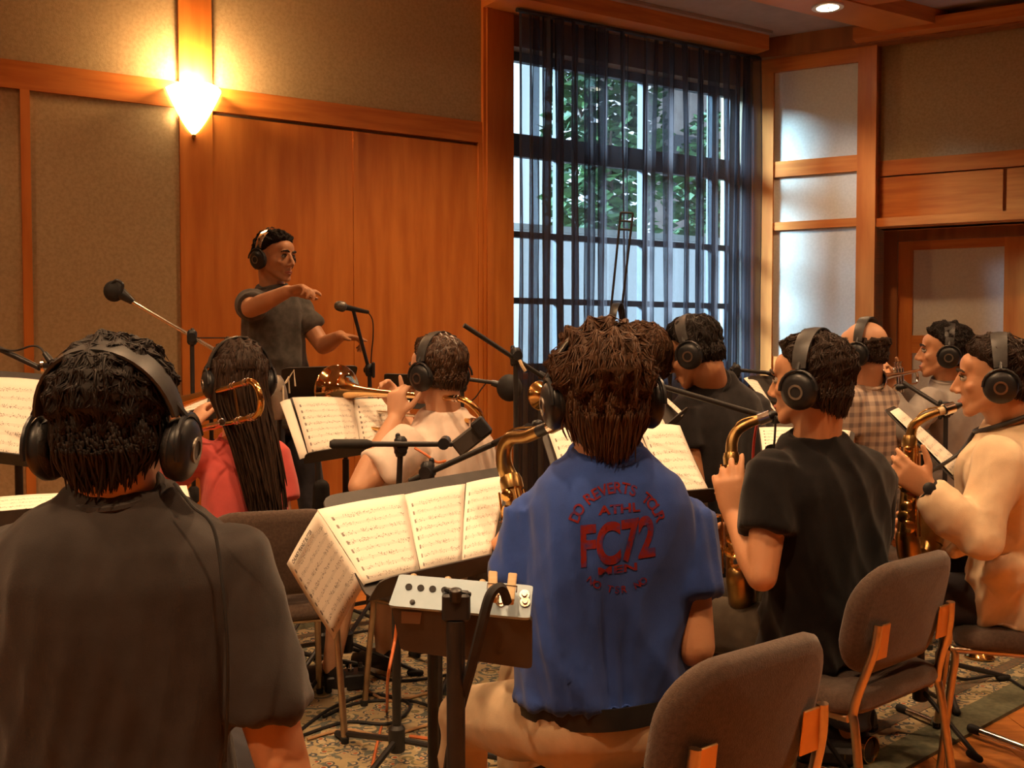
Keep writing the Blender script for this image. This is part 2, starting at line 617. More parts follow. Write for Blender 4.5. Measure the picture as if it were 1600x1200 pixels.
# recessed upper part right of the post: fabric above a wooden bulkhead
W2.piece('fabric_panel', FABRIC, wr, s3, SEND, 2.665, CEIL_Z - 0.05, REC - 0.02, REC)
sG = W2.t(1566, REC)
W2.piece('bulkhead_rail', WOODH, wr, s3, SEND, 2.555, 2.665, REC - 0.02, REC + 0.02)
W2.piece('bulkhead_panel', WOODH, wr, s3, sG - 0.012, 2.24, 2.545, REC - 0.02, REC + 0.008)
W2.piece('bulkhead_panel', WOODH, wr, sG + 0.012, SEND, 2.24, 2.545, REC - 0.02, REC + 0.008)
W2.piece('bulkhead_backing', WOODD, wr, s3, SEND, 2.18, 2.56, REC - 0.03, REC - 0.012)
W2.piece('bulkhead_lip', WOODH, wr, s3, SEND, 2.18, 2.24, -0.75, 0.0)
# alcove with the panelled door
DO = -0.38
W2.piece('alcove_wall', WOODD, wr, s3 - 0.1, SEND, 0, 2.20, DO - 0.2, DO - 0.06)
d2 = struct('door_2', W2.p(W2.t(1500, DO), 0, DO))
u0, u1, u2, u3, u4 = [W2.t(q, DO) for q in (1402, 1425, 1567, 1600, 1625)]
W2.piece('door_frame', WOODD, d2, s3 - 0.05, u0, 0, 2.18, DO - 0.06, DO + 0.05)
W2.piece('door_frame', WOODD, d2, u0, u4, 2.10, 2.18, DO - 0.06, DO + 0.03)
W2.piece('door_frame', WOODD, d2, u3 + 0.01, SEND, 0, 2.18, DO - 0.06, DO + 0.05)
W2.piece('stile', WOOD, d2, u0, u1, 0.01, 2.10, DO - 0.05, DO)
W2.piece('stile', WOOD, d2, u2, u3, 0.01, 2.10, DO - 0.05, DO)
for z0, z1 in ((2.035, 2.10), (1.275, 1.405), (0.55, 0.86), (0.01, 0.14)):
    W2.piece('rail', WOODH, d2, u1, u2, z0, z1, DO - 0.05, DO)
W2.piece('door_panel', FABRICP, d2, u1, u2, 1.405, 2.035, DO - 0.05, DO - 0.02)
W2.piece('door_panel', FABRICP, d2, u1, u2, 0.86, 1.275, DO - 0.05, DO - 0.02)
W2.piece('door_panel', WOOD, d2, u1, u2, 0.14, 0.55, DO - 0.05, DO - 0.02)

# the rest of the room, behind and beside the camera
e1 = W1.p(TL_END, 0)
e2 = W2.p(SEND, 0)
for nm, a, b in (('wall_left_rear', e1, V(e1.x, -3.2, 0)), ('wall_back', V(e1.x, -3.2, 0), V(e2.x, -3.2, 0)), ('wall_right_rear', V(e2.x, -3.2, 0), e2)):
    d = b - a
    R = Matrix.Rotation(math.atan2(d.y, d.x), 3, 'Z')
    o = MB().box((a + b) / 2 + V(0, 0, CEIL_Z / 2) + R @ V(0, -0.1, 0), (d.length + 0.3, 0.2, CEIL_Z), R).build(nm, PLAIN, None, smooth=False)
    tag(o, kind='structure')

# ------------------------------------------------------------------ outdoors
GRASS = mat('lawn', (0.06, 0.16, 0.03), 0.9, col2=(0.10, 0.24, 0.05), scale=6)
PAVE = mat('pale_paving', (0.30, 0.30, 0.29), 0.85, col2=(0.35, 0.35, 0.34), scale=3)
RENDERW = mat('white_render', (0.74, 0.74, 0.75), 0.85, col2=(0.80, 0.80, 0.81), scale=3)
PINKW = mat('pinkish_stone', (0.30, 0.225, 0.20), 0.9, col2=(0.36, 0.28, 0.25), scale=4)
LEAF = mat('spring_leaf', (0.012, 0.040, 0.005), 0.6, col2=(0.035, 0.085, 0.012), scale=2.5)
BARK = mat('bark', (0.10, 0.07, 0.05), 0.9, col2=(0.15, 0.11, 0.08), scale=8)
W1.piece('ground_outside', PAVE, None, -14, 16, -0.12, -0.02, -30, -0.26)['kind'] = 'structure'
gw = empty('garden_wall', W1.p(1.0, 0, -5.5), label='long white garden wall outside beyond the curtained window', cat='wall')
W1.piece('wall_body', RENDERW, gw, -9, 12, -0.02, 2.80, -5.7, -5.5)
W1.piece('coping', PAVE, gw, -9, 12, 2.80, 2.88, -5.75, -5.45)
bd = empty('neighbouring_house', W1.p(-14, 0, -16), label='pinkish stone house far outside seen through the right of the curtain', cat='building')
W1.piece('house_wall', PINKW, bd, -17.5, -12.2, -0.02, 8.5, -20, -16)
W1.piece('roof', BARK, bd, -17.8, -11.9, 8.5, 8.9, -20.3, -15.7)
for k in range(3):
    for q in range(2):
        W1.piece('house_window', FRAMEM, bd, -13.8 - k * 1.5, -13.0 - k * 1.5, 2.6 + q * 2.8, 4.2 + q * 2.8, -16.02, -15.94)


def tree(loc, h, rad, n, seed, label):
    r = random.Random(seed)
    t = empty('garden_tree', loc, label=label, cat='tree', group='trees outside the window')
    mb = MB().tube([loc, loc + V(0.1, 0, h * 0.4), loc + V(0, 0.05, h * 0.75)], [0.22, 0.16, 0.07], 10)
    for k in range(5):
        a = r.uniform(0, 6.28)
        mb.tube([loc + V(0, 0, h * (0.38 + 0.06 * k)), loc + V(math.cos(a) * rad * 0.6, math.sin(a) * rad * 0.6, h * (0.55 + 0.08 * k))], [0.07, 0.02], 6)
    mb.build('trunk', BARK, t)
    lf = MB()
    for k in range(n):
        d = Vector((r.gauss(0, 1), r.gauss(0, 1), r.gauss(0, 1))).normalized() * (r.random() ** 0.4)
        c = loc + V(d.x * rad, d.y * rad, h * 0.68 + d.z * h * 0.36)
        x, y, z = frame_from(Vector((r.gauss(0, 1), r.gauss(0, 1), r.gauss(0, 1))))
        s = r.uniform(0.10, 0.19)
        lf.add([c - x * s, c + y * s * 0.5 + z * 0.02, c + x * s, c - y * s * 0.5 + z * 0.02], [(0, 1, 2, 3)])
    lf.build('foliage', LEAF, t, smooth=False)['kind'] = 'stuff'


tree(W1.p(-5.4, 0, -9.0), 7.0, 1.15, 1700, 1, 'leafy green tree outside, nearest the middle of the window')
tree(W1.p(-9.2, 0, -10.5), 6.0, 0.9, 1000, 2, 'leafy green tree outside, nearest the pinkish house')

# ------------------------------------------------------------------ curtain
cm = bpy.data.materials.new('sheer_dark_curtain')
cm.use_nodes = True
nt = cm.node_tree
nt.nodes.clear()
o_, mx, tr, ad, df, tl, lw, rp, tc, wv = [nt.nodes.new(n) for n in (
    'ShaderNodeOutputMaterial', 'ShaderNodeMixShader', 'ShaderNodeBsdfTransparent', 'ShaderNodeMixShader', 'ShaderNodeBsdfDiffuse',
    'ShaderNodeBsdfTranslucent', 'ShaderNodeLayerWeight', 'ShaderNodeMapRange', 'ShaderNodeTexCoord', 'ShaderNodeTexNoise')]
df.inputs['Color'].default_value = (0.100, 0.076, 0.078, 1)
tl.inputs['Color'].default_value = (0.085, 0.068, 0.070, 1)
tr.inputs['Color'].default_value = (0.90, 0.95, 1.0, 1)
ad.inputs[0].default_value = 0.5
lw.inputs['Blend'].default_value = 0.45
rp.inputs['From Min'].default_value = 0.0
rp.inputs['From Max'].default_value = 0.75
rp.inputs['To Min'].default_value = 0.42      # share of thread seen square on
rp.inputs['To Max'].default_value = 0.97      # seen along the cloth the threads close up
nt.links.new(lw.outputs['Facing'], rp.inputs['Value'])
nt.links.new(rp.outputs[0], mx.inputs[0])
nt.links.new(df.outputs[0], ad.inputs[1]); nt.links.new(tl.outputs[0], ad.inputs[2])
nt.links.new(tr.outputs[0], mx.inputs[1]); nt.links.new(ad.outputs[0], mx.inputs[2])
nt.links.new(mx.outputs[0], o_.inputs[0])

cur = empty('curtain', W1.p(1.3, 3.46, 0.15), label='tall sheer dark pleated curtain drawn across the window', cat='curtain')
tc0, tc1 = T(1176, 0.14), T(812, 0.14)
NPL = 16


def curtain_pt(u, v):
    r = 2 * PI * NPL * (u + 0.055 * math.sin(2 * PI * u) + 0.006 * math.sin(17 * u) + 0.004 * math.sin(41 * u + 2) + 0.0025 * math.sin(6 * v + 30 * u))
    amp = (0.045 + 0.018 * math.sin(23 * u + 1) + 0.012 * math.sin(57 * u)) * (0.45 + 0.55 * min(1, (1 - v) * 3.0 + 0.25))
    t = lerp(tc0, tc1, u) + 0.030 * math.sin(2 * r + 0.7) + 0.012 * math.sin(3.3 * r)
    o = 0.15 + amp * math.sin(r) + 0.012 * math.sin(2.3 * r + 3 * v)
    return W1.p(t, lerp(0.06, 3.44, v), o)


mb = MB()
mb.quadgrid(lambda u, v: curtain_pt(u, v), NPL * 22, 24)
mb.build('curtain_cloth', cm, cur, smooth='full')
mb = MB().tube([W1.p(tc0 - 0.03, 3.45, 0.15), W1.p(tc1 + 0.03, 3.45, 0.15)], 0.014, 10)
mb.build('curtain_track', BLACKM, cur)

# ------------------------------------------------------------------ carpet
RE = Vector((0.745, 0.667, 0)).normalized()
RN = Vector((-0.667, 0.745, 0)).normalized()


def rugpt(e, n, z=0.0):
    return RE * e + RN * n + V(0, 0, z)


rm = bpy.data.materials.new('patterned_carpet')
rm.use_nodes = True
nt = rm.node_tree
b = nt.nodes['Principled BSDF']
b.inputs['Roughness'].default_value = 0.95
b.inputs['Specular IOR Level'].default_value = 0.05
tc = nt.nodes.new('ShaderNodeTexCoord')


def vor(scale, feat='F1'):
    n = nt.nodes.new('ShaderNodeTexVoronoi')
    n.inputs['Scale'].default_value = scale
    n.feature = feat
    nt.links.new(tc.outputs['Object'], n.inputs['Vector'])
    return n


def ramp(src, stops, interp_='CONSTANT'):
    r = nt.nodes.new('ShaderNodeValToRGB')
    r.color_ramp.interpolation = interp_
    while len(r.color_ramp.elements) < len(stops):
        r.color_ramp.elements.new(0.5)
    for e, (p_, c) in zip(r.color_ramp.elements, stops):
        e.position = p_
        e.color = (*c, 1)
    nt.links.new(src, r.inputs['Fac'])
    return r


def mixc(fac, a, b_):
    m = nt.nodes.new('ShaderNodeMix')
    m.data_type = 'RGBA'
    nt.links.new(fac, m.inputs['Factor'])
    nt.links.new(a, m.inputs['A'])
    nt.links.new(b_, m.inputs['B'])
    return m.outputs['Result']


v1, v2, v3 = vor(12.0), vor(27.0), vor(48.0)
base = ramp(v1.outputs['Distance'], [(0, (0.38, 0.29, 0.15)), (0.18, (0.19, 0.17, 0.10)), (0.30, (0.44, 0.36, 0.22)), (0.45, (0.13, 0.14, 0.12)), (0.62, (0.35, 0.27, 0.16))])
motif = ramp(v2.outputs['Distance'], [(0, (0.34, 0.09, 0.04)), (0.22, (0.48, 0.39, 0.24)), (0.34, (0.08, 0.085, 0.09)), (0.5, (0.38, 0.30, 0.17))])
sel = ramp(v3.outputs['Color'], [(0, (0, 0, 0)), (0.50, (1, 1, 1))])
nt.links.new(mixc(sel.outputs['Color'], base.outputs['Color'], motif.outputs['Color']), b.inputs['Base Color'])
rug = empty('carpet', rugpt(3.0, 3.0), math.atan2(RE.y, RE.x), label='large patterned beige and green oriental carpet under the players', cat='carpet')
RUGH = 0.012
mb = MB()
mb.add([rugpt(0.2, 1.72), rugpt(6.4, 1.72), rugpt(6.4, 4.25), rugpt(0.2, 4.25)] + [rugpt(0.2, 1.72, RUGH), rugpt(6.4, 1.72, RUGH), rugpt(6.4, 4.25, RUGH), rugpt(0.2, 4.25, RUGH)],
       [(3, 2, 1, 0), (4, 5, 6, 7), (0, 1, 5, 4), (1, 2, 6, 5), (2, 3, 7, 6), (3, 0, 4, 7)])
mb.build('carpet_field', rm, rug, smooth=False)
BORD = mat('carpet_border', (0.12, 0.125, 0.085), 0.95, col2=(0.17, 0.165, 0.11), scale=50, spec=0.05)
for (e0, e1_, n0, n1) in ((0.1, 6.5, 1.59, 1.72), (0.1, 6.5, 4.25, 4.38), (0.1, 0.2, 1.72, 4.25), (6.4, 6.5, 1.72, 4.25)):
    mb = MB()
    q = [rugpt(e0, n0), rugpt(e1_, n0), rugpt(e1_, n1), rugpt(e0, n1)]
    mb.add(q + [p + V(0, 0, RUGH) for p in q], [(3, 2, 1, 0), (4, 5, 6, 7), (0, 1, 5, 4), (1, 2, 6, 5), (2, 3, 7, 6), (3, 0, 4, 7)])
    mb.build('carpet_border', BORD, rug, smooth=False)
for nn, sg in ((1.80, 1), (4.17, -1)):
    q = [rugpt(0.35, nn), rugpt(6.25, nn), rugpt(6.25, nn + 0.05 * sg), rugpt(0.35, nn + 0.05 * sg)]
    mb = MB()
    mb.add([p + V(0, 0, RUGH * 0.5) for p in q] + [p + V(0, 0, RUGH + 0.002) for p in q], [(3, 2, 1, 0), (4, 5, 6, 7), (0, 1, 5, 4), (1, 2, 6, 5), (2, 3, 7, 6), (3, 0, 4, 7)])
    mb.build('carpet_stripe', mat('carpet_stripe', (0.10, 0.10, 0.075), 0.95, col2=(0.2, 0.12, 0.07), scale=80), rug, smooth=False)

# ------------------------------------------------------------------ lamps
LENS = mat('lamp_lens', (1, 0.9, 0.75), 0.4, col2=(1, 0.88, 0.7), scale=5, emit=(1.0, 0.78, 0.5), estr=45.0)
RINGM = mat('lamp_trim_ring', (0.6, 0.5, 0.4), 0.4, col2=(0.55, 0.46, 0.37), scale=20)


def downlight(x, y, label, z=CEIL_Z, power=DOWNLIGHT_W):
    r = empty('ceiling_light', (x, y, z), label=label, cat='lamp', group='recessed ceiling lights')
    MB().lathe((x, y, z - 0.012), (0, 0, 1), [(0, 0.078), (0, 0.10), (0.012, 0.10), (0.012, 0.078)], 28).build('trim_ring', RINGM, r)
    MB().lathe((x, y, z - 0.010), (0, 0, 1), [(0, 0.0), (-0.006, 0.05), (0, 0.078), (0.009, 0.078)], 28).build('lens', LENS, r)
    l = bpy.data.lights.new('downlight', 'SPOT')
    l.energy = power
    l.color = LAMP_COL
    l.spot_size = math.radians(125)
    l.spot_blend = 0.7
    l.shadow_soft_size = 0.06
    lo = bpy.data.objects.new('downlight', l)
    lo.location = (0, 0, -0.08)
    COL.objects.link(lo)
    lo.parent = r


dl = P(1284, 19, 6.78)
downlight(2.02, 6.80, 'round glowing recessed ceiling light above the right corner of the room', z=CEIL_Z - 0.10, power=DOWNLIGHT_W * 0.45)
k = 0
for x, y in ((-2.9, 3.9), (-1.35, 4.6), (0.25, 5.2), (-2.3, 2.0), (-0.38, 2.30), (0.85, 3.3), (2.45, 3.9), (-0.2, 0.8), (1.4, 1.4), (3.0, 2.0), (3.9, 4.6), (-1.8, 0.1)):
    downlight(x, y, 'round recessed ceiling light above the players, out of the picture', power=DOWNLIGHT_W * (0.3 if x > 3.5 else 1.0))

# wall sconce
sc_ = empty('wall_lamp', W1.p(T(312), 2.6, 0.02), label='glowing pointed half-cone glass sconce on the left wall', cat='lamp')
zt, zb_ = W1.hit(312, 132, 0.1)[1], W1.hit(311, 211, 0.04)[1]
tL, tR = T(269, 0.1), T(354, 0.1)
tm, hw = (tL + tR) / 2, abs(tL - tR) / 2
rings = []
for k in range(13):
    v = k / 12
    z = lerp(zb_, zt, v)
    w = hw * (v ** 0.72)
    dpt = 0.15 * (v ** 0.8)
    ring = []
    for q in range(15):
        a = PI * q / 14
        ring.append(W1.p(tm + max(w, 0.004) * math.cos(a), z - 0.035 * (abs(math.cos(a)) ** 2) * v * 0.6, 0.025 + max(dpt, 0.003) * math.sin(a)))
    rings.append(ring)
mb = MB()
n = 15
mb.add([p for r in rings for p in r], [(i * n + j, i * n + j + 1, (i + 1) * n + j + 1, (i + 1) * n + j) for i in range(12) for j in range(n - 1)])
mb.build('glass_shade', mat('frosted_shade', (1, 0.85, 0.6), 0.5, col2=(1, 0.87, 0.62), scale=8, emit=(1.0, 0.74, 0.40), estr=16.0), sc_, smooth='full')
MB().box(W1.p(tm, (zt + zb_) / 2 + 0.05, 0.028), (0.10, 0.012, 0.16), W1.R).build('back_plate', BRASSD, sc_, smooth=False)
MB().ball(W1.p(tm, zb_ - 0.006, 0.032), 0.012).build('finial', BRASSD, sc_)
MB().ball(W1.p(tm, zt - 0.09, 0.085), (0.03, 0.03, 0.04)).build('bulb', LENS, sc_)
l = bpy.data.lights.new('sconce_light', 'POINT')
l.energy = SCONCE_W
l.color = (1.0, 0.62, 0.28)
l.shadow_soft_size = 0.04
lo = bpy.data.objects.new('sconce_light', l)
lo.location = wm(sc_).inverted() @ W1.p(tm, zt + 0.03, 0.10)
COL.objects.link(lo)
lo.parent = sc_
# ------------------------------------------------------------------ people
def hand(mb, wrist, d, dorsal, left, curl=0.5, spread=0.06, thumb=0.7, sc=1.0, point=False, curls=None):
    """palm, four unequal fingers with knuckle bends and a thumb leaving the side of the palm"""
    d = Vector(d).normalized()
    up = Vector(dorsal)
    up = (up - d * up.dot(d)).normalized()
    side = d.cross(up).normalized()
    ts = side if left else -side                       # towards the thumb
    # palm
    rings = []
    for a, w, t in ((-0.02, 0.028, 0.022), (0.0, 0.030, 0.022), (0.03, 0.038, 0.021), (0.065, 0.042, 0.018), (0.092, 0.040, 0.014), (0.098, 0.034, 0.009)):
        c = wrist + d * a * sc + ts * 0.002
        rings.append([c + ts * (w * sc * math.cos(2 * PI * k / 14)) + up * (t * sc * 0.8 * math.sin(2 * PI * k / 14)) for k in range(14)])
    mb.loft(rings)
    mb.capsule(wrist + d * 0.02 * sc + ts * 0.022 * sc - up * 0.006, wrist + d * 0.06 * sc + ts * 0.032 * sc - up * 0.008, 0.017 * sc, 0.014 * sc, 10)
    tips = []
    for i, (off, L, rr) in enumerate(((0.031, 0.072, 0.0102), (0.0105, 0.080, 0.0106), (-0.0105, 0.074, 0.0102), (-0.031, 0.058, 0.0092))):
        c = curl * (0.85 + 0.1 * i)
        if point:
            c = 0.08 if i == 0 else 1.15
        if curls:
            c = curls[i]
        p = wrist + d * (0.090 - 0.004 * abs(i - 1)) * sc + ts * off * sc
        fd = (d + ts * ((1.5 - i) * spread)).normalized()
        ax = fd.cross(up).normalized()
        pts, rad = [p - fd * 0.02, p], [rr, rr]
        for k, (seg, bend) in enumerate(((0.45, 0.75), (0.30, 1.0), (0.25, 0.6))):
            fd = Quaternion(ax, -c * bend) @ fd
            p = p + fd * L * seg * sc
            pts.append(p)
            rad.append(rr * (0.94, 0.86, 0.74)[k])
        for q in range(len(pts) - 1):
            mb.capsule(pts[q], pts[q + 1], rad[q] * sc, rad[q + 1] * sc, 9)
        tips.append(pts[-1])
    tb = wrist + d * 0.028 * sc + ts * 0.030 * sc - up * 0.006
    td = (d * 0.62 + ts * thumb - up * 0.25).normalized()
    p1 = tb + td * 0.038 * sc
    td2 = (td + d * 0.55).normalized()
    p2 = p1 + td2 * 0.032 * sc
    p3 = p2 + (td2 + d * 0.2).normalized() * 0.022 * sc
    mb.capsule(tb, p1, 0.0135 * sc, 0.0115 * sc, 9)
    mb.capsule(p1, p2, 0.0115 * sc, 0.0105 * sc, 9)
    mb.capsule(p2, p3, 0.0105 * sc, 0.0085 * sc, 9)
    return tips


def head_frame(c, fwd, up=(0, 0, 1)):
    f = Vector(fwd).normalized()
    u = Vector(up)
    x = f.cross(u).normalized()
    u = x.cross(f).normalized()
    return basis(x, f, u, Vector(c))


def head_solids(mb, H, ears=True, s=1.0, fem=False):
    R = H.to_3x3()

    def B(c, r):
        mb.ball(H @ (Vector(c) * s), tuple(q * s for q in r), R, 18, 12)

    def Cp(a, b, ra, rb=None):
        mb.capsule(H @ (Vector(a) * s), H @ (Vector(b) * s), ra * s, (rb or ra) * s, 12)
    B((0, -0.014, 0.032), (0.074, 0.094, 0.083))
    B((0, 0.030, -0.022), (0.061, 0.062, 0.078))
    B((0, 0.060, 0.040), (0.050, 0.030, 0.038))
    jw = 0.044 if fem else 0.050
    for sx in (-1, 1):
        Cp((sx * jw, -0.004, -0.052), (sx * 0.016, 0.066, -0.100), 0.022, 0.019)
        Cp((sx * 0.056, 0.0, 0.0), (sx * jw, -0.002, -0.055), 0.020, 0.020)
        B((sx * 0.041, 0.062, -0.026), (0.021, 0.018, 0.018))
        B((sx * 0.028, 0.083, 0.021), (0.022, 0.010, 0.008))
        B((sx * 0.0125, 0.099, -0.040), (0.008, 0.010, 0.0075))
        if ears:
            B((sx * 0.078, -0.008, -0.006), (0.008, 0.018, 0.031))
            B((sx * 0.083, -0.015, 0.004), (0.006, 0.012, 0.020))
    B((0, 0.070, -0.104), (0.020, 0.017, 0.016))
    Cp((0, 0.088, 0.014), (0, 0.112, -0.033), 0.0075, 0.0105)
    B((0, 0.078, -0.072), (0.030, 0.017, 0.022))


def face_parts(H, root, lip_m, hair_m, s=1.0, eyes=True):
    R = H.to_3x3()
    for sx in (-1, 1):
        e = MB().ball(H @ (Vector((sx * 0.030, 0.077, 0.001)) * s), (0.0135 * s, 0.0125 * s, 0.0095 * s), R, 12, 8).build('eye', EYEW, root)
        MB().ball(H @ (Vector((sx * 0.030 + 0.001, 0.0866, 0.001)) * s), (0.0058 * s, 0.004 * s, 0.0058 * s), R, 10, 6).build('iris', IRIS, e)
        MB().tube([H @ (Vector((sx * q, y, z)) * s) for q, y, z in ((0.012, 0.095, 0.023), (0.026, 0.096, 0.029), (0.043, 0.085, 0.026), (0.05, 0.076, 0.020))], [0.004 * s, 0.005 * s, 0.004 * s, 0.002 * s], 6).build('eyebrow', hair_m, root)
        MB().tube([H @ (Vector((sx * q, y, z)) * s) for q, y, z in ((0.016, 0.083, 0.005), (0.030, 0.0905, 0.0105), (0.044, 0.079, 0.005))], 0.0022 * s, 6).build('upper_lid', hair_m, root)
    mb = MB()
    mb.tube([H @ (Vector(q) * s) for q in ((-0.025, 0.086, -0.073), (-0.010, 0.0955, -0.069), (0, 0.0955, -0.0705), (0.010, 0.0955, -0.069), (0.025, 0.086, -0.073))], [0.002 * s, 0.0045 * s, 0.004 * s, 0.0045 * s, 0.002 * s], 8)
    mb.tube([H @ (Vector(q) * s) for q in ((-0.022, 0.086, -0.076), (0, 0.0945, -0.080), (0.022, 0.086, -0.076))], [0.002 * s, 0.0055 * s, 0.002 * s], 8)
    mb.build('lips', lip_m, root)


def hairline(x, y, recede=0.0):
    """lowest allowed z (unit direction) of hair for a horizontal direction x (side), y (forward)"""
    if y < 0:
        return lerp(-0.30, -0.80, min(1, -y))
    return lerp(-0.30, 0.55 + recede, min(1, y * 1.15) ** 0.6)


def hair_mesh(H, name, m, root, seed, thick=0.016, length=0.045, count=2400, curl=0.35, bald=False, vol=(1, 1, 1), lift=0.25, low=0.0, tuft_r=0.0024, wave=0.004, recede=0.0, nape=0.035):
    r = random.Random(seed)
    C0 = Vector((0, -0.014, 0.030))
    rad = Vector((0.076, 0.096, 0.085))
    mb = MB()
    nu, nv = 44, 28
    rings = []

    def mask(d):
        thr = hairline(d.x, d.y, recede) - low * (1 if d.y < 0.1 else 0)
        k = max(0, min(1, (d.z - thr) / (0.30 if d.y > 0.2 else 0.14) + 0.25))
        if bald:
            k *= max(0, min(1, (0.32 - d.z) / 0.2)) * max(0, min(1, (0.55 - d.y) / 0.3))
        return k

    def surf(d, extra=0.0):
        k = mask(d)
        w = wave * (math.sin(d.x * 19 + seed) + math.sin(d.z * 23 + d.y * 9 + seed * 2) + math.sin(d.y * 17 - d.z * 7))
        q = lerp(-0.014, thick + w, k) + extra * k
        lower = max(0.0, -0.25 - d.z) * 0.030 * (1 if d.y < 0.2 else 0)     # the nape falls in, not out
        return Vector((d.x * (rad.x * vol[0] + q - lower), d.y * (rad.y * vol[1] + q - lower), d.z * (rad.z * vol[2] + q))) + C0
    for i in range(nv + 1):
        th = PI * i / nv
        ring = []
        for j in range(nu):
            ph = 2 * PI * j / nu
            d = Vector((max(math.sin(th), 0.01) * math.cos(ph), max(math.sin(th), 0.01) * math.sin(ph), -math.cos(th)))
            ring.append(H @ surf(d))
        rings.append(ring)
    mb.loft(rings)
    crown = Vector((0.1, -0.45, 0.85)).normalized()
    done = 0
    tries = 0
    while done < count and tries < count * 6:
        tries += 1
        d = Vector((r.gauss(0, 1), r.gauss(0, 1), r.gauss(0, 1))).normalized()
        if mask(d) < 0.45:
            continue
        done += 1
        flow = (d - crown * d.dot(crown))
        flow = (d * 0.0 - (crown - d * crown.dot(d)))
        if d.y > 0.2 and d.z > 0.3:
            flow = flow + Vector((0.3, 0.2, 0))
        flow = flow + Vector((r.gauss(0, curl), r.gauss(0, curl), r.gauss(0, curl) - 0.25))
        flow = flow - d * flow.dot(d)
        if flow.length < 1e-3:
            continue
        flow.normalize()
        bend = Vector((r.gauss(0, curl), r.gauss(0, curl), r.gauss(0, curl)))
        L = length * r.uniform(0.6, 1.3)
        pts, rr = [], []
        q = d.copy()
        lf = lift * r.uniform(0.3, 1.3)
        for k in range(4):
            t = k / 3
            q = (d + flow * (L * t / 0.09) + bend * (t * t * L / 0.11)).normalized()
            if mask(q) < 0.25 and not bald:
                q = (q + d).normalized()
            pts.append(H @ surf(q, extra=-0.002 + lf * L * t * 0.5))
            rr.append(tuft_r * (1.0, 1.0, 0.75, 0.15)[k])
        mb.tube(pts, rr, 3, flat=0.7)
    if nape > 0:
        rg = []
        for z, kx_, ky_ in ((0.02, 0.070, 0.050), (-0.02, 0.072, 0.052), (-0.045 - nape * 0.25, 0.062, 0.044), (-0.045 - nape * 0.5, 0.048, 0.036), (-0.045 - nape * 0.75, 0.025, 0.022)):
            rg.append([H @ Vector(((kx_ + thick * 0.5) * math.cos(2 * PI * q / 20), -0.040 + (ky_ + thick * 0.4) * math.sin(2 * PI * q / 20), z)) for q in range(20)])
        mb.loft(rg)
        for k in range(int(500 + 3500 * nape)):
            a = r.uniform(-1.45, 1.45)
            z0 = r.uniform(-0.045, 0.025)
            zl = -0.045 - nape * r.uniform(0.25, 1.0) * (1 - 0.8 * (abs(a) / 1.45) ** 2)
            ph_ = r.uniform(0, 6.28)
            j = Vector((r.gauss(0, 0.002 + curl * 0.006), r.gauss(0, 0.002 + curl * 0.003), 0))
            sa, ca = math.sin(a), math.cos(a)
            p0 = Vector(((0.078 + thick * 0.7) * sa, -0.014 - (0.092 + thick * 0.7) * ca, z0))
            p1_ = Vector(((0.072 + thick * 0.6) * sa, -0.014 - (0.080 + thick * 0.5) * ca, lerp(z0, zl, 0.5))) + j
            p2_ = Vector(((0.068 + thick * 0.3) * sa, -0.018 - (0.066 + thick * 0.2) * ca, zl)) + j * 2
            p1_.x += curl * 0.014 * math.sin(ph_)
            p2_.x += curl * 0.014 * math.cos(ph_) - 0.012 * sa
            mb.tube([H @ q for q in catmull([p0, p1_, p2_], 3)], [tuft_r] * 4 + [tuft_r, tuft_r * 0.8, tuft_r * 0.2], 4, flat=0.6)
    return mb.build(name, m, root, smooth='full')


def limb_body(mb, S, E, W, k=1.0):
    mb.capsule(S, lerp(S, E, 0.45), 0.052 * k, 0.049 * k)
    mb.capsule(lerp(S, E, 0.4), E, 0.049 * k, 0.040 * k)
    mb.capsule(E, lerp(E, W, 0.3), 0.040 * k, 0.043 * k)
    mb.capsule(lerp(E, W, 0.3), lerp(E, W, 0.7), 0.043 * k, 0.034 * k)
    mb.capsule(lerp(E, W, 0.7), W, 0.034 * k, 0.0275 * k)


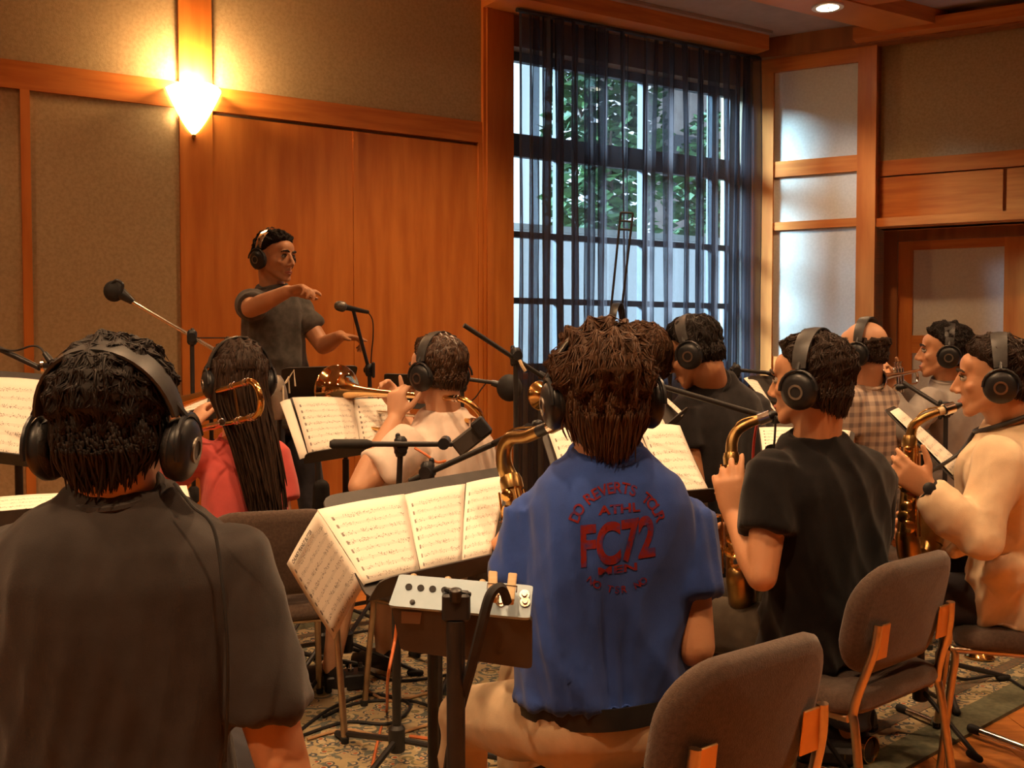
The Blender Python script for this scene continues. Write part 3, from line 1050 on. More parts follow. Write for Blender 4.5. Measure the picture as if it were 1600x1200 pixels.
def person(label, head, fwd, neck, hip, SL, SR, armL, armR, legL, legR, skin=SKIN, shirt=None, sleeve='short', hem=0.10, pants=None, shorts=False,
           shoe=SHOE, hair=None, hairm=HAIRD, up=(0, 0, 1), voxel=0.0075, girth=1.0, seed=1, hs=1.0, bow=0.035, fold=0.007, k_arm=1.0, hipfwd=None,
           face=True, ears=True, fem=False, foldf=(13, 13, 4), collar=True, extra_shirt=None, sleeve_len=0.62, sleeve_r=1.0, group=None, sock=None, belt=None):
    root = empty('person', (hip.x, hip.y, 0), 0, label, 'person', group)
    H = head_frame(head, fwd, up)
    body = MB()
    head_solids(body, H, ears, hs, fem)
    r0 = (SR - SL).normalized()
    SL = SL + r0 * 0.008 - Vector((0, 0, 0.016))
    SR = SR - r0 * 0.008 - Vector((0, 0, 0.016))
    upv = (neck - hip).normalized()
    fw = upv.cross(r0).normalized()
    mid = (hip + neck) / 2 - fw * bow
    hf = Vector(hipfwd).normalized() if hipfwd is not None else fw

    def spine(t):
        return hip * ((1 - t) ** 2) + mid * (2 * t * (1 - t)) + neck * (t * t)

    def rings(tab, n=28, t0=None, t1=None, steps=22):
        t0 = tab[0][0] if t0 is None else t0
        t1 = tab[-1][0] if t1 is None else t1
        out = []
        for i in range(steps + 1):
            t = lerp(t0, t1, i / steps)
            w, dp = interp(tab, t)
            tc_ = max(0, min(1, t))
            f = (hf * (1 - tc_) + fw * tc_)
            f = (f - upv * f.dot(upv)).normalized()
            rv = f.cross(upv).normalized()
            c = spine(t) if 0 <= t <= 1 else (hip + upv * (t * (neck - hip).length) if t < 0 else neck + upv * ((t - 1) * (neck - hip).length))
            ring = []
            for j in range(n):
                a = 2 * PI * j / n
                ca, sa = math.cos(a), math.sin(a)
                e = 2 / 2.5
                ring.append(c + rv * (w * girth * math.copysign(abs(ca) ** e, ca)) + f * (dp * girth * math.copysign(abs(sa) ** e, sa)))
            out.append(ring)
        return out
    half = (SR - SL).length / 2
    kx = half / 0.165
    core = [(-0.08, 0.150, 0.100), (0.1, 0.148, 0.098), (0.35, 0.135, 0.092), (0.6, 0.148 * kx, 0.100), (0.8, 0.158 * kx, 0.10), (0.92, 0.120 * kx, 0.080), (1.0, 0.065, 0.058)]
    body.loft(rings(core))
    nb = H @ (Vector((0, -0.030, -0.075)) * hs)
    nk = 0.050 if fem else 0.060
    body.capsule(neck - upv * 0.05, nb, nk * 1.12, nk)
    body.capsule(lerp(neck, nb, 0.5), H @ (Vector((0, 0.0, -0.06)) * hs), nk, nk * 0.9)
    for S, A, left in ((SL, armL, True), (SR, armR, False)):
        E, W = A['e'], A['w']
        limb_body(body, S, E, W, k_arm)
        body.capsule(neck - upv * 0.075, S, 0.036, 0.042)
        hd = A.get('d') or (W - E)
        hand(body, W, hd, A.get('up', (0, 0, 1)), left, A.get('curl', 0.6), A.get('spread', 0.06), A.get('thumb', 0.7), A.get('s', 1.0), A.get('point', False), A.get('curls'))
    legs = []
    rv0 = hf.cross(upv).normalized()
    for (K, A_), sx in ((legL, -1), (legR, 1)):
        hj = hip + rv0 * (0.088 * sx) - Vector((0, 0, 0.01))
        legs.append((hj, K, A_))
        body.capsule(hj, K, 0.075, 0.050)
        body.capsule(K, lerp(K, A_, 0.35), 0.050, 0.054)
        body.capsule(lerp(K, A_, 0.35), A_, 0.054, 0.034)
    me = remeshed(body, voxel, 4)
    finish_mesh(me, 'body', skin, root)
    # shirt
    if shirt is not None:
        sh = MB()
        tee = [(-hem, 0.183, 0.128), (0.05, 0.178, 0.125), (0.3, 0.166, 0.118), (0.6, 0.170 * (0.4 + 0.6 * kx), 0.122), (0.8, 0.176 * kx, 0.120), (0.9, 0.155 * kx, 0.104), (0.955, 0.108, 0.086), (1.0, 0.077, 0.072), (1.035, 0.070, 0.068)]
        sh.loft(rings(tee, 32))
        for S, A in ((SL, armL), (SR, armR)):
            E, W = A['e'], A['w']
            sh.capsule(neck - upv * 0.072, S, 0.052, 0.060)
            sh.capsule(S, S, 0.063)
            if sleeve == 'short':
                T1 = lerp(S, E, sleeve_len)
                dd = (E - S).normalized()
                sh.tube([S - dd * 0.02, lerp(S, E, 0.2), lerp(S, E, 0.42), T1], [0.066 * sleeve_r, 0.068 * sleeve_r, 0.068 * sleeve_r, 0.068 * sleeve_r], 18)
            elif sleeve == 'long':
                sh.capsule(S, lerp(S, E, 0.5), 0.068 * sleeve_r, 0.064 * sleeve_r)
                sh.capsule(lerp(S, E, 0.5), E, 0.064 * sleeve_r, 0.056 * sleeve_r)
                sh.capsule(E, lerp(E, W, 0.4), 0.056 * sleeve_r, 0.058 * sleeve_r)
                sh.tube([lerp(E, W, 0.35), lerp(E, W, 0.7), lerp(E, W, 0.96)], [0.058 * sleeve_r, 0.048 * sleeve_r, 0.039 * sleeve_r], 16)
        nax0 = (nb - (neck - upv * 0.05)).normalized()
        CR = nk * 1.12 + 0.003
        sh.tube([neck - upv * 0.09, neck - upv * 0.05 + nax0 * 0.02, neck - upv * 0.05 + nax0 * 0.068], [0.105, CR + 0.012, CR + 0.003], 20)
        if extra_shirt:
            extra_shirt(sh)
        me = remeshed(sh, 0.009, 3)
        co, no = arr(me), arr(me, 'n')
        f1 = folds(co, seed, foldf) * fold
        f2 = folds(co, seed + 50, tuple(q * 2.1 for q in foldf)) * fold * 0.45
        # deeper creases under the arms and towards the hem
        zz = (co - np.array(neck)) @ np.array(upv)
        wgt = np.clip(0.35 + (-zz) * 1.9, 0.3, 1.35)
        put(me, co + no * ((f1 + f2) * wgt + 0.35 * fold)[:, None])
        so = finish_mesh(me, 'shirt', shirt, root)
        if collar:
            pts = []
            nax = (nb - (neck - upv * 0.05)).normalized()
            cx_ = nax.cross(fw).normalized() * -1
            cy_ = cx_.cross(nax)
            c = neck - upv * 0.05 + nax * 0.066
            for j in range(25):
                a = 2 * PI * j / 24
                pts.append(c + cx_ * (CR * math.cos(a)) + cy_ * (CR * math.sin(a)))
            MB().tube(pts, 0.0075, 8, cap=False).build('collar', shirt, so)
    if pants is not None:
        pt = MB()
        pt.ball(hip - Vector((0, 0, 0.005)), (0.150, 0.135, 0.115))
        pt.loft(rings([(-0.08, 0.156, 0.120), (0.05, 0.152, 0.114), (0.10, 0.142, 0.104)], 26, steps=6))
        for hj, K, A_ in legs:
            pt.capsule(lerp(hj, K, -0.05), lerp(hj, K, 0.5), 0.094, 0.084)
            pt.capsule(lerp(hj, K, 0.5), lerp(hj, K, 0.92), 0.084, 0.069)
            if not shorts:
                pt.capsule(K, lerp(K, A_, 0.5), 0.068, 0.064)
                pt.tube([lerp(K, A_, 0.4), lerp(K, A_, 0.95)], [0.064, 0.062], 16)
        me = remeshed(pt, 0.010, 3)
        co, no = arr(me), arr(me, 'n')
        put(me, co + no * (folds(co, seed + 9, (9, 9, 16)) * 0.010 * np.clip((hip.z - 0.02 - co[:, 2]) / 0.12, 0.0, 1.0))[:, None])
        finish_mesh(me, 'trousers', pants, root)
    if belt is not None:
        ra, rb_ = rings([(0.015, 0.166, 0.128), (0.095, 0.162, 0.123)], 36, steps=1)
        ci, co_ = sum(ra, Vector()) / 36, sum(rb_, Vector()) / 36
        MB().loft([ra, [p + (p - ci).normalized() * 0.004 for p in ra], [p + (p - co_).normalized() * 0.004 for p in rb_], rb_], closed_loop=True).build('belt', belt, root)
    for (hj, K, A_) in legs:
        fd = Vector((hf.x, hf.y, 0)).normalized()
        b = Vector((A_.x, A_.y, 0.0))
        sd = Vector((-fd.y, fd.x, 0))
        rg = []
        for a, w, h in ((-0.075, 0.020, 0.05), (-0.06, 0.034, 0.075), (0.0, 0.038, 0.085), (0.06, 0.042, 0.070), (0.12, 0.048, 0.050), (0.165, 0.040, 0.036), (0.19, 0.018, 0.024)):
            z0 = 0.028
            rg.append([b + fd * a + sd * (w * math.cos(2 * PI * q / 14)) + Vector((0, 0, z0 + h * max(0, math.sin(2 * PI * q / 14)))) for q in range(14)])
        so = MB().loft(rg).build('shoe', shoe, root)
        rg2 = [[p.copy() for p in ring] for ring in rg]
        sl = MB()
        outline = [b + fd * a + sd * w for a, w in ((-0.078, 0.02), (-0.06, 0.037), (0.0, 0.041), (0.06, 0.045), (0.12, 0.05), (0.168, 0.042), (0.194, 0.018))]
        outline += [b + fd * a - sd * w for a, w in reversed(((-0.078, 0.02), (-0.06, 0.037), (0.0, 0.041), (0.06, 0.045), (0.12, 0.05), (0.168, 0.042), (0.194, 0.018)))]
        zoff = 0.013
        sl.loft([[p + Vector((0, 0, zoff)) for p in outline], [p + Vector((0, 0, 0.03)) for p in outline]])
        sl.build('shoe_sole', SOLE if sock else RUBBER, so)
    if hair:
        hair(H, root)
    if face:
        face_parts(H, root, LIPS, hairm, hs)
    return root, H


# ------------------------------------------------------------------ headphones (one model, copied on to each head)
def make_headphones():
    r = empty('headphones')
    band = MB()
    n = 20
    rings = []
    for i in range(n + 1):
        a = lerp(math.radians(8), math.radians(172), i / n)
        c = Vector((0.102 * math.cos(a), -0.012, 0.026 + 0.116 * math.sin(a)))
        o = Vector((math.cos(a), 0, math.sin(a)))
        w = 0.017 + 0.006 * math.sin(a)
        rings.append([c + Vector((0, -w, 0)), c + Vector((0, -w, 0)) + o * 0.004, c + o * 0.0065, c + Vector((0, w, 0)) + o * 0.004, c + Vector((0, w, 0)), c - o * 0.004 + Vector((0, w * 0.8, 0)), c - o * 0.0065, c - o * 0.004 - Vector((0, w * 0.8, 0))])
    band.loft(rings)
    band.build('headband', mat('headband_vinyl', (0.030, 0.028, 0.028), 0.42, col2=(0.045, 0.042, 0.04), scale=60), r, world=False)
    pad = MB()
    rings = []
    for i in range(n + 1):
        a = lerp(math.radians(40), math.radians(140), i / n)
        c = Vector((0.0965 * math.cos(a), -0.012, 0.026 + 0.110 * math.sin(a)))
        o = Vector((math.cos(a), 0, math.sin(a)))
        rings.append([c + Vector((0, 0.019 * math.cos(q * PI / 4), 0)) + o * (0.007 * math.sin(q * PI / 4)) for q in range(8)])
    pad.loft(rings).build('headband_pad', PADM, r, world=False)
    for sx in (-1, 1):
        cup = MB().lathe((sx * 0.080, -0.010, -0.012), (sx, 0, -0.10), [(0.010, 0.044), (0.016, 0.048), (0.026, 0.048), (0.034, 0.042), (0.040, 0.030), (0.0415, 0.010), (0.0415, 0.001)], 28).build('ear_cup', BLACKP, r, world=False)
        prof = [(0.012 + 0.012 * math.sin(a), 0.033 + 0.013 * math.cos(a)) for a in [2 * PI * q / 10 for q in range(11)]]
        MB().lathe((sx * 0.080, -0.010, -0.012), (sx, 0, -0.10), prof, 26, cap=False).build('ear_cushion', PADM, cup, world=False)
        MB().lathe((sx * 0.080, -0.010, -0.012), (sx, 0, -0.10), [(0.0405, 0.0195), (0.0435, 0.0195), (0.0435, 0.014), (0.0405, 0.014)], 22, cap=False).build('ear_cup_ring', mat('dull_ring_metal', (0.30, 0.26, 0.22), 0.35, 0.9, col2=(0.22, 0.19, 0.16), scale=60), cup, world=False)
        yk = [Vector((sx * 0.112, -0.012 + 0.050 * math.cos(a), -0.012 + 0.050 * math.sin(a))) for a in [PI * q / 10 for q in range(11)]]
        MB().tube(yk, 0.0042, 6).tube([Vector((sx * 0.112, -0.012, 0.038)), Vector((sx * 0.099, -0.012, 0.058))], 0.006, 8).build('yoke', BLACKP, r, world=False)
    return r


HP0 = make_headphones()
bpy.context.view_layer.update()
index_kids(HP0)
hp_used = [False]


def wear(H, label, s=1.0, tilt=0.0):
    r = HP0 if not hp_used[0] else copy_tree(HP0)
    hp_used[0] = True
    tag(r, label, 'headphones', 'studio headphones worn by the players')
    set_matrix(r, H @ Matrix.Translation((0, -0.01, -0.012 - 0.06 * tilt)) @ Matrix.Rotation(tilt, 4, 'X') @ Matrix.Scale(s, 4))
    return r


def cable(label, pts, m=RUBBER, r=0.003, group='cables', cat='cable', name='cable'):
    o = MB().tube(catmull(pts, 8), r, 6).build(name, m)
    return tag(o, label, cat, group)


def arm(e, w, **k):
    d = dict(e=e, w=w)
    d.update(k)
    return d


def seated_legs(hip, f, L=0.46, spread=0.11, sp2=0.14, foot=0.04, z=None):
    f = Vector((f[0], f[1], 0)).normalized()
    r = Vector((f.y, -f.x, 0))
    out = []
    for sx in (-1, 1):
        K = hip + f * L + r * (spread * sx)
        K.z = 0.53 if z is None else z
        A_ = Vector((K.x, K.y, 0.09)) + f * foot + r * ((sp2 - spread) * sx)
        out.append((K, A_))
    return out


PEOPLE = {}
BELT = mat('black_belt_leather', (0.014, 0.012, 0.012), 0.45, col2=(0.02, 0.018, 0.017), scale=30)
TEE_GREY = cloth('dark_grey_cotton', (0.034, 0.028, 0.026), 1.25)
TEE_BLUE = cloth('royal_blue_cotton', (0.026, 0.058, 0.235), 1.2)
TEE_BLACK = cloth('black_cotton', (0.007, 0.006, 0.0065), 1.3)
TEE_NAVY = cloth('faded_black_cotton', (0.020, 0.018, 0.019), 1.3)
TEE_PINK = cloth('coral_pink_cotton', (0.55, 0.095, 0.085), 1.12)
SHIRT_W = cloth('white_cotton_shirt', (0.70, 0.58, 0.50), 1.12)
SHIRT_C = cloth('cream_cotton_shirt', (0.66, 0.50, 0.33), 1.12)
SHIRT_G = cloth('pale_grey_cotton', (0.30, 0.27, 0.25), 1.15)
TEE_OLIVE = cloth('mottled_grey_cotton', (0.070, 0.062, 0.055), 1.7)
KHAKI = cloth('khaki_twill', (0.52, 0.39, 0.25), 1.15)
JEANS = cloth('dark_denim', (0.030, 0.028, 0.034), 1.35)
JEANSB = cloth('dark_brown_denim', (0.045, 0.034, 0.024), 1.35)

# plaid
PLAID = bpy.data.materials.new('plaid_cotton')
PLAID.use_nodes = True
nt = PLAID.node_tree
b = nt.nodes['Principled BSDF']
b.inputs['Roughness'].default_value = 0.92
tc = nt.nodes.new('ShaderNodeTexCoord')
prev = None
for axis, sc_ax in (('X', 7.5), ('Z', 7.5)):
    w = nt.nodes.new('ShaderNodeTexWave')
    w.bands_direction = axis
    w.inputs['Scale'].default_value = sc_ax
    w.inputs['Distortion'].default_value = 0.6
    nt.links.new(tc.outputs['Object'], w.inputs['Vector'])
    r_ = nt.nodes.new('ShaderNodeValToRGB')
    r_.color_ramp.elements[0].position, r_.color_ramp.elements[1].position = 0.25, 0.55
    r_.color_ramp.elements[0].color = (0.20, 0.15, 0.14, 1)
    r_.color_ramp.elements[1].color = (0.52, 0.40, 0.31, 1)
    nt.links.new(w.outputs['Fac'], r_.inputs['Fac'])
    if prev is None:
        prev = r_.outputs['Color']
    else:
        mx_ = nt.nodes.new('ShaderNodeMix')
        mx_.data_type = 'RGBA'
        mx_.inputs['Factor'].default_value = 0.5
        nt.links.new(prev, mx_.inputs['A']); nt.links.new(r_.outputs['Color'], mx_.inputs['B'])
        nt.links.new(mx_.outputs['Result'], b.inputs['Base Color'])


def hb(seed, m, **k):
    return lambda H, root: hair_mesh(H, 'hair', m, root, seed, **k)


def sit(head, hipxy, f, hz=0.545):
    return Vector((hipxy[0], hipxy[1], hz))


# --- P1: front left, back to the camera, dark grey tee
N = P(190, 775, 1.64)
hip = Vector((-0.64, 1.66, 0.56))
SL, SR = P(20, 868, 1.63), P(362, 868, 1.66)
lg = seated_legs(hip, (0.05, 1))
root, H = person('person seated at front left in dark grey t-shirt, back to the camera, wearing headphones', P(186, 652, 1.64), (0.06, 1, 0.0), N, hip, SL, SR,
                 arm(P(-95, 1190, 1.62), P(70, 1215, 1.93), curl=0.8, up=(-1, 0, 0.4)), arm(P(452, 1230, 1.60), P(318, 1300, 1.90), curl=0.8, up=(1, 0, 0.4)), lg[0], lg[1],
                 skin=SKIN, shirt=TEE_GREY, pants=JEANS, hairm=HAIRB, hair=hb(3, HAIRB, thick=0.015, length=0.035, count=4200, curl=0.35, lift=0.16, low=0.0, nape=0.07),
                 seed=11, fold=0.013, sleeve_len=0.68, sleeve_r=0.98, girth=1.12, voxel=0.008, face=False, hem=0.05)
PEOPLE['p1'] = (root, H)
wear(H, 'black headphones on the black-haired man at front left in the dark grey t-shirt', 1.06, 0.30)
cable('thin black headphone cable running down the back of the dark grey t-shirt', [P(272, 755, 1.56), P(300, 790, 1.545), P(335, 830, 1.53), P(352, 960, 1.50), P(356, 1060, 1.50), P(352, 1190, 1.52)], r=0.0025)

# --- P2: woman in pink with long hair, trombone
N = P(368, 690, 3.58)
hip = Vector((-0.90, 3.60, 0.55))
SL, SR = P(298, 703, 3.50), P(428, 707, 3.66)
lg = seated_legs(hip, (-0.45, 1))


def long_hair(H, root):
    r = random.Random(5)
    hair_mesh(H, 'hair', HAIRD, root, 21, thick=0.016, length=0.05, count=1500, curl=0.12, lift=0.08, low=0.1)
    mb = MB()
    for k in range(520):
        a = r.uniform(-1.35, 1.25)
        zt_ = r.uniform(-0.02, 0.06)
        L = r.uniform(0.30, 0.56) * (1 - 0.25 * abs(a - 0.25))
        rx, ry = 0.092, 0.108
        p0 = Vector((rx * math.sin(a), -0.014 - ry * math.cos(a), zt_))
        j = Vector((r.gauss(0, 0.006), r.gauss(0, 0.006), 0))
        p1_ = Vector((rx * 0.95 * math.sin(a), -0.014 - ry * 0.98 * math.cos(a), -0.08)) + j
        tx = 0.052 + 0.036 * math.sin(a) + r.gauss(0, 0.010)
        p2_ = Vector((lerp(p1_.x, tx, 0.6), -0.105 - 0.018 * math.cos(a), -0.08 - L * 0.45)) + j * 1.5
        p3_ = Vector((tx + 0.012, -0.118 - 0.012 * math.cos(a), -0.08 - L)) + j * 2
        mb.tube([H @ q for q in catmull([p0, p1_, p2_, p3_], 4)], [0.0042] * 10 + [0.0035, 0.003, 0.001], 4, flat=0.6)
    mb.build('long_hair', HAIRD, root, smooth='full')


root, H = person('person with long brown hair in pink top, seated with a trombone', P(372, 588, 3.55), (-0.50, 1, -0.02), N, hip, SL, SR,
                 arm(P(262, 745, 3.75), P(300, 668, 3.95), up=(-0.6, -0.6, 0.4), curl=0.8, d=(0.1, 0.5, 0.6)), arm(P(440, 800, 3.62), P(330, 715, 3.95), curl=0.8, up=(0, 0, 1)), lg[0], lg[1],
                 skin=SKINL, shirt=TEE_PINK, pants=JEANS, hairm=HAIRD, hair=long_hair, seed=21, girth=0.90, k_arm=0.88, fem=True, sleeve_len=0.8, fold=0.005, face=False, voxel=0.008)
PEOPLE['p2'] = (root, H)
wear(H, 'black headphones over the long brown hair of the trombonist in pink')

# --- P3: white shirt trombonist
N = P(692, 650, 3.72)
hip = Vector((-0.22, 3.78, 0.55))
SL, SR = P(640, 690, 3.60), P(742, 680, 3.84)
f3 = Vector((-0.72, 0.72, 0))
lg = seated_legs(hip, (-0.80, 0.66), spread=0.08)
root, H = person('person in white short-sleeved shirt with brown hair, playing the trombone with the bright bell', P(681, 578, 3.70), (-0.80, 0.62, -0.05), N, hip, SL, SR,
                 arm(P(562, 760, 3.50), P(617, 655, 3.62), d=(0.05, 0.15, 1), up=(-0.5, -0.8, 0), curl=1.0, thumb=0.8), arm(P(690, 770, 3.95), P(625, 640, 4.02), d=(-0.4, 0.1, 0.6), up=(0.3, 0.9, 0), curl=1.0), lg[0], lg[1],
                 skin=SKINL, shirt=SHIRT_W, pants=KHAKI, shorts=True, hairm=HAIRD, hair=hb(31, mat('chestnut_hair', (0.035, 0.016, 0.008), 0.42, col2=(0.085, 0.038, 0.017), scale=50, stretch=(3, 3, 0.6)), thick=0.015, length=0.055, count=2400, curl=0.22, lift=0.12),
                 seed=31, girth=1.06, sleeve_len=0.66, sleeve_r=1.2, fold=0.018, voxel=0.0058, sock=True)
PEOPLE['p3'] = (root, H)
wear(H, 'black headphones on the brown-haired trombonist in the white shirt')

# --- P4: conductor, standing
N = P(428, 452, 5.24)
hip = Vector((-1.17, 5.30, 1.0))
SL, SR = P(466, 477, 5.36), P(393, 470, 5.10)
lgs = [(Vector((-1.02, 5.36, 0.52)), Vector((-1.02, 5.40, 0.09))), (Vector((-1.22, 5.18, 0.52)), Vector((-1.24, 5.20, 0.09)))]
root, H = person('person standing and conducting in dark mottled t-shirt, one arm raised', P(431, 400, 5.20), (0.86, -0.50, -0.10), N, hip, SL, SR,
                 arm(P(505, 541, 5.28), P(532, 525, 5.08), d=(0.9, -0.25, -0.12), up=(0.25, 0.1, 0.95), curls=(0.12, 0.75, 0.95, 1.1), thumb=0.9, spread=0.10),
                 arm(P(391, 483, 4.93), P(450, 455, 4.72), d=(0.95, -0.3, 0.16), up=(-0.1, 0.35, 0.9), curls=(0.35, 0.75, 0.9, 1.0), thumb=0.5, spread=0.05), lgs[0], lgs[1],
                 skin=SKIN, shirt=TEE_OLIVE, pants=JEANS, hairm=HAIRB, hair=hb(41, HAIRB, thick=0.018, length=0.045, count=2400, curl=0.5, lift=0.2, recede=-0.05),
                 seed=41, girth=1.0, sleeve_len=0.55, sleeve_r=1.02, fold=0.014, voxel=0.0056, hs=1.03, hipfwd=(0.86, -0.5, 0), k_arm=1.05)
PEOPLE['p4'] = (root, H)
hp4 = wear(H, 'black headphones with a shiny band on the standing conductor')
for ch in hp4.children:
    if ch.name.startswith('headband') and 'pad' not in ch.name:
        ch.data = ch.data.copy()
        ch.data.materials[0] = SILVER

# --- P5: blue tee
N = P(950, 712, 2.10)
hip = Vector((0.185, 2.07, 0.60))
SL, SR = P(832, 800, 2.10), P(1068, 812, 2.12)
fl5 = Vector((-0.625, 0.78, 0))
KL = Vector((-0.10, 2.33, 0.50)); KR = Vector((0.03, 2.52, 0.52))
root, H = person('person in royal blue t-shirt with red FC72 print, thick brown hair, seated in front centre', P(938, 612, 2.09), (-0.16, 1, -0.03), N, hip, SL, SR,
                 arm(P(812, 985, 2.06), P(795, 905, 2.30), d=(-0.22, 0.35, 0.85), up=(-0.8, -0.5, 0.2), curl=0.9, thumb=0.7),
                 arm(P(1086, 1010, 2.04), P(1010, 1000, 2.38), curl=0.9, up=(0.8, 0, 0.4)),
                 (KL, Vector((-0.13, 2.36, 0.09))), (KR, Vector((0.02, 2.60, 0.09))),
                 skin=SKIN, shirt=TEE_BLUE, pants=KHAKI, hairm=HAIRM, hair=hb(51, HAIRM, thick=0.021, length=0.055, count=6000, curl=0.24, lift=0.06, tuft_r=0.0019, low=0.1, wave=0.008, nape=0.10),
                 seed=51, fold=0.012, sleeve_len=0.60, sleeve_r=1.10, girth=1.04, voxel=0.0065, hipfwd=fl5, face=False, hem=-0.075, foldf=(16, 10, 3.5), belt=BELT)
PEOPLE['p5'] = (root, H)
wear(H, 'black headphones on the brown-haired man in the blue t-shirt', 1.0)
P5_ROOT = root

# --- P6: brown-haired player hidden behind the blue tee
N = P(992, 645, 3.95)
hip = Vector((0.52, 4.0, 0.55))
lg = seated_legs(hip, (-0.7, 0.7))
root, H = person('person with wavy brown hair mostly hidden behind the man in blue, playing a trumpet', P(1000, 562, 3.90), (-0.62, 0.78, -0.02), N, hip, P(955, 690, 3.80), P(1030, 690, 4.05),
                 arm(P(950, 760, 3.95), P(905, 640, 4.10), up=(-0.5, -0.8, 0), curl=1.1, d=(-0.2, 0.4, 0.8)), arm(P(1000, 760, 4.3), P(920, 640, 4.28), curl=1.0, d=(-0.4, 0.2, 0.6), up=(0.3, 0.9, 0)), lg[0], lg[1],
                 skin=SKINL, shirt=SHIRT_G, pants=JEANS, hairm=HAIRM, hair=hb(61, HAIRM, thick=0.024, length=0.06, count=2400, curl=0.35, lift=0.2, low=0.05), seed=61, voxel=0.0075)
PEOPLE['p6'] = (root, H)
wear(H, 'black headphones on the wavy-haired trumpeter behind the man in blue')

# --- P7: faded black tee, looking down
N = P(1112, 592, 3.92)
hip = Vector((0.80, 3.98, 0.55))
lg = seated_legs(hip, (-0.6, 0.8))
root, H = person('person in faded black t-shirt looking down, seated left of the man with the saxophone', P(1082, 549, 3.85), (-0.82, 0.50, -0.42), N, hip, P(1068, 640, 3.82), P(1178, 630, 4.0),
                 arm(P(1086, 755, 3.80), P(1050, 770, 4.0), curl=0.7, up=(-0.5, -0.5, 0.6)), arm(P(1190, 760, 3.98), P(1120, 780, 4.15), curl=0.7), lg[0], lg[1],
                 skin=SKIN, shirt=TEE_NAVY, pants=JEANS, hairm=HAIRB, hair=hb(71, HAIRB, thick=0.015, length=0.05, count=2400, curl=0.28, lift=0.15), up=(-0.25, 0.15, 1), seed=71, voxel=0.0065, sleeve_len=0.5, girth=1.05, bow=0.06)
PEOPLE['p7'] = (root, H)
wear(H, 'black headphones on the man in faded black t-shirt looking down')

# --- P8: black tee, saxophone
N = P(1270, 690, 2.82)
hip = Vector((0.86, 2.84, 0.55))
f8 = Vector((-0.66, 0.75, 0))
SL, SR = P(1206, 730, 2.72), P(1362, 738, 2.94)
lg = seated_legs(hip, f8, L=0.47)
root, H = person('person in black t-shirt playing a saxophone, seated right of the man in blue', P(1264, 594, 2.80), (-0.76, 0.65, -0.04), N, hip, SL, SR,
                 arm(P(1190, 900, 2.64), P(1147, 808, 2.82), d=(-0.14, 0.12, 0.98), up=(-0.25, -0.96, 0.05), curls=(0.30, 0.55, 0.70, 0.85), thumb=1.1, s=1.08, spread=0.11), arm(P(1330, 900, 3.10), P(1180, 850, 3.20), curl=0.9, up=(0.2, 0.9, 0.2)), lg[0], lg[1],
                 skin=SKIN, shirt=TEE_BLACK, pants=JEANSB, hairm=HAIRD, hair=hb(81, HAIRD, thick=0.016, length=0.042, count=3800, curl=0.35, lift=0.22, low=0.0, nape=0.06),
                 seed=81, fold=0.012, sleeve_len=0.58, sleeve_r=1.08, girth=1.1, voxel=0.0056)
PEOPLE['p8'] = (root, H)
wear(H, 'black headphones with a wide band on the saxophonist in black t-shirt', 1.03)

# --- P9: balding man in plaid
N = P(1352, 597, 4.46)
hip = Vector((1.55, 4.55, 0.56))
lg = seated_legs(hip, (-0.8, 0.6))
root, H = person('balding person in plaid shirt seated behind the saxophonist in black', P(1347, 545, 4.42), (-0.76, 0.65, 0.0), N, hip, P(1322, 622, 4.32), P(1388, 622, 4.58),
                 arm(P(1318, 710, 4.35), P(1320, 640, 4.75), curl=0.9, up=(-0.5, -0.5, 0.6)), arm(P(1385, 720, 4.7), P(1350, 650, 4.95), curl=0.9), lg[0], lg[1],
                 skin=SKINL, shirt=PLAID, pants=JEANS, hairm=HAIRD, hair=hb(91, HAIRD, thick=0.005, length=0.018, count=700, curl=0.3, bald=True, lift=0.1, nape=0.02), seed=91, voxel=0.0075, girth=0.98)
PEOPLE['p9'] = (root, H)
wear(H, 'black headphones on the balding man in the plaid shirt')

# --- P10: trumpet player in grey, profile
N = P(1480, 598, 4.72)
hip = Vector((2.02, 4.75, 0.56))
lg = seated_legs(hip, (-0.95, -0.1))
root, H = person('curly-haired person in pale grey shirt playing a silver trumpet, in profile', P(1474, 549, 4.70), (-0.93, 0.36, 0.02), N, hip, P(1452, 622, 4.58), P(1502, 618, 4.88),
                 arm(P(1414, 672, 4.42), P(1390, 616, 4.54), d=(-0.30, 0.1, 0.95), up=(-0.2, -0.95, 0.1), curl=1.25, thumb=0.6, s=0.92), arm(P(1440, 655, 4.98), P(1398, 598, 4.80), d=(-0.7, -0.2, 0.6), up=(0, 0.9, 0.3), curl=0.9), lg[0], lg[1],
                 skin=SKIN, shirt=SHIRT_G, sleeve='long', pants=JEANS, hairm=HAIRB, hair=hb(101, HAIRB, thick=0.020, length=0.035, count=2400, curl=0.7, lift=0.3), seed=101, voxel=0.0058)
PEOPLE['p10'] = (root, H)
wear(H, 'black headphones on the curly-haired trumpeter in pale grey')

# --- P11: cream shirt saxophonist at the right edge
N = P(1580, 668, 3.22)
hip = Vector((1.60, 3.28, 0.56))
f11 = Vector((-0.93, 0.36, 0))
lg = seated_legs(hip, f11, L=0.46, spread=0.10)


def shirt_tail(sh):
    sh.capsule(P(1560, 840, 3.10), P(1488, 860, 3.06), 0.045, 0.010)
    sh.capsule(P(1575, 880, 3.12), P(1580, 945, 3.12), 0.060, 0.02)


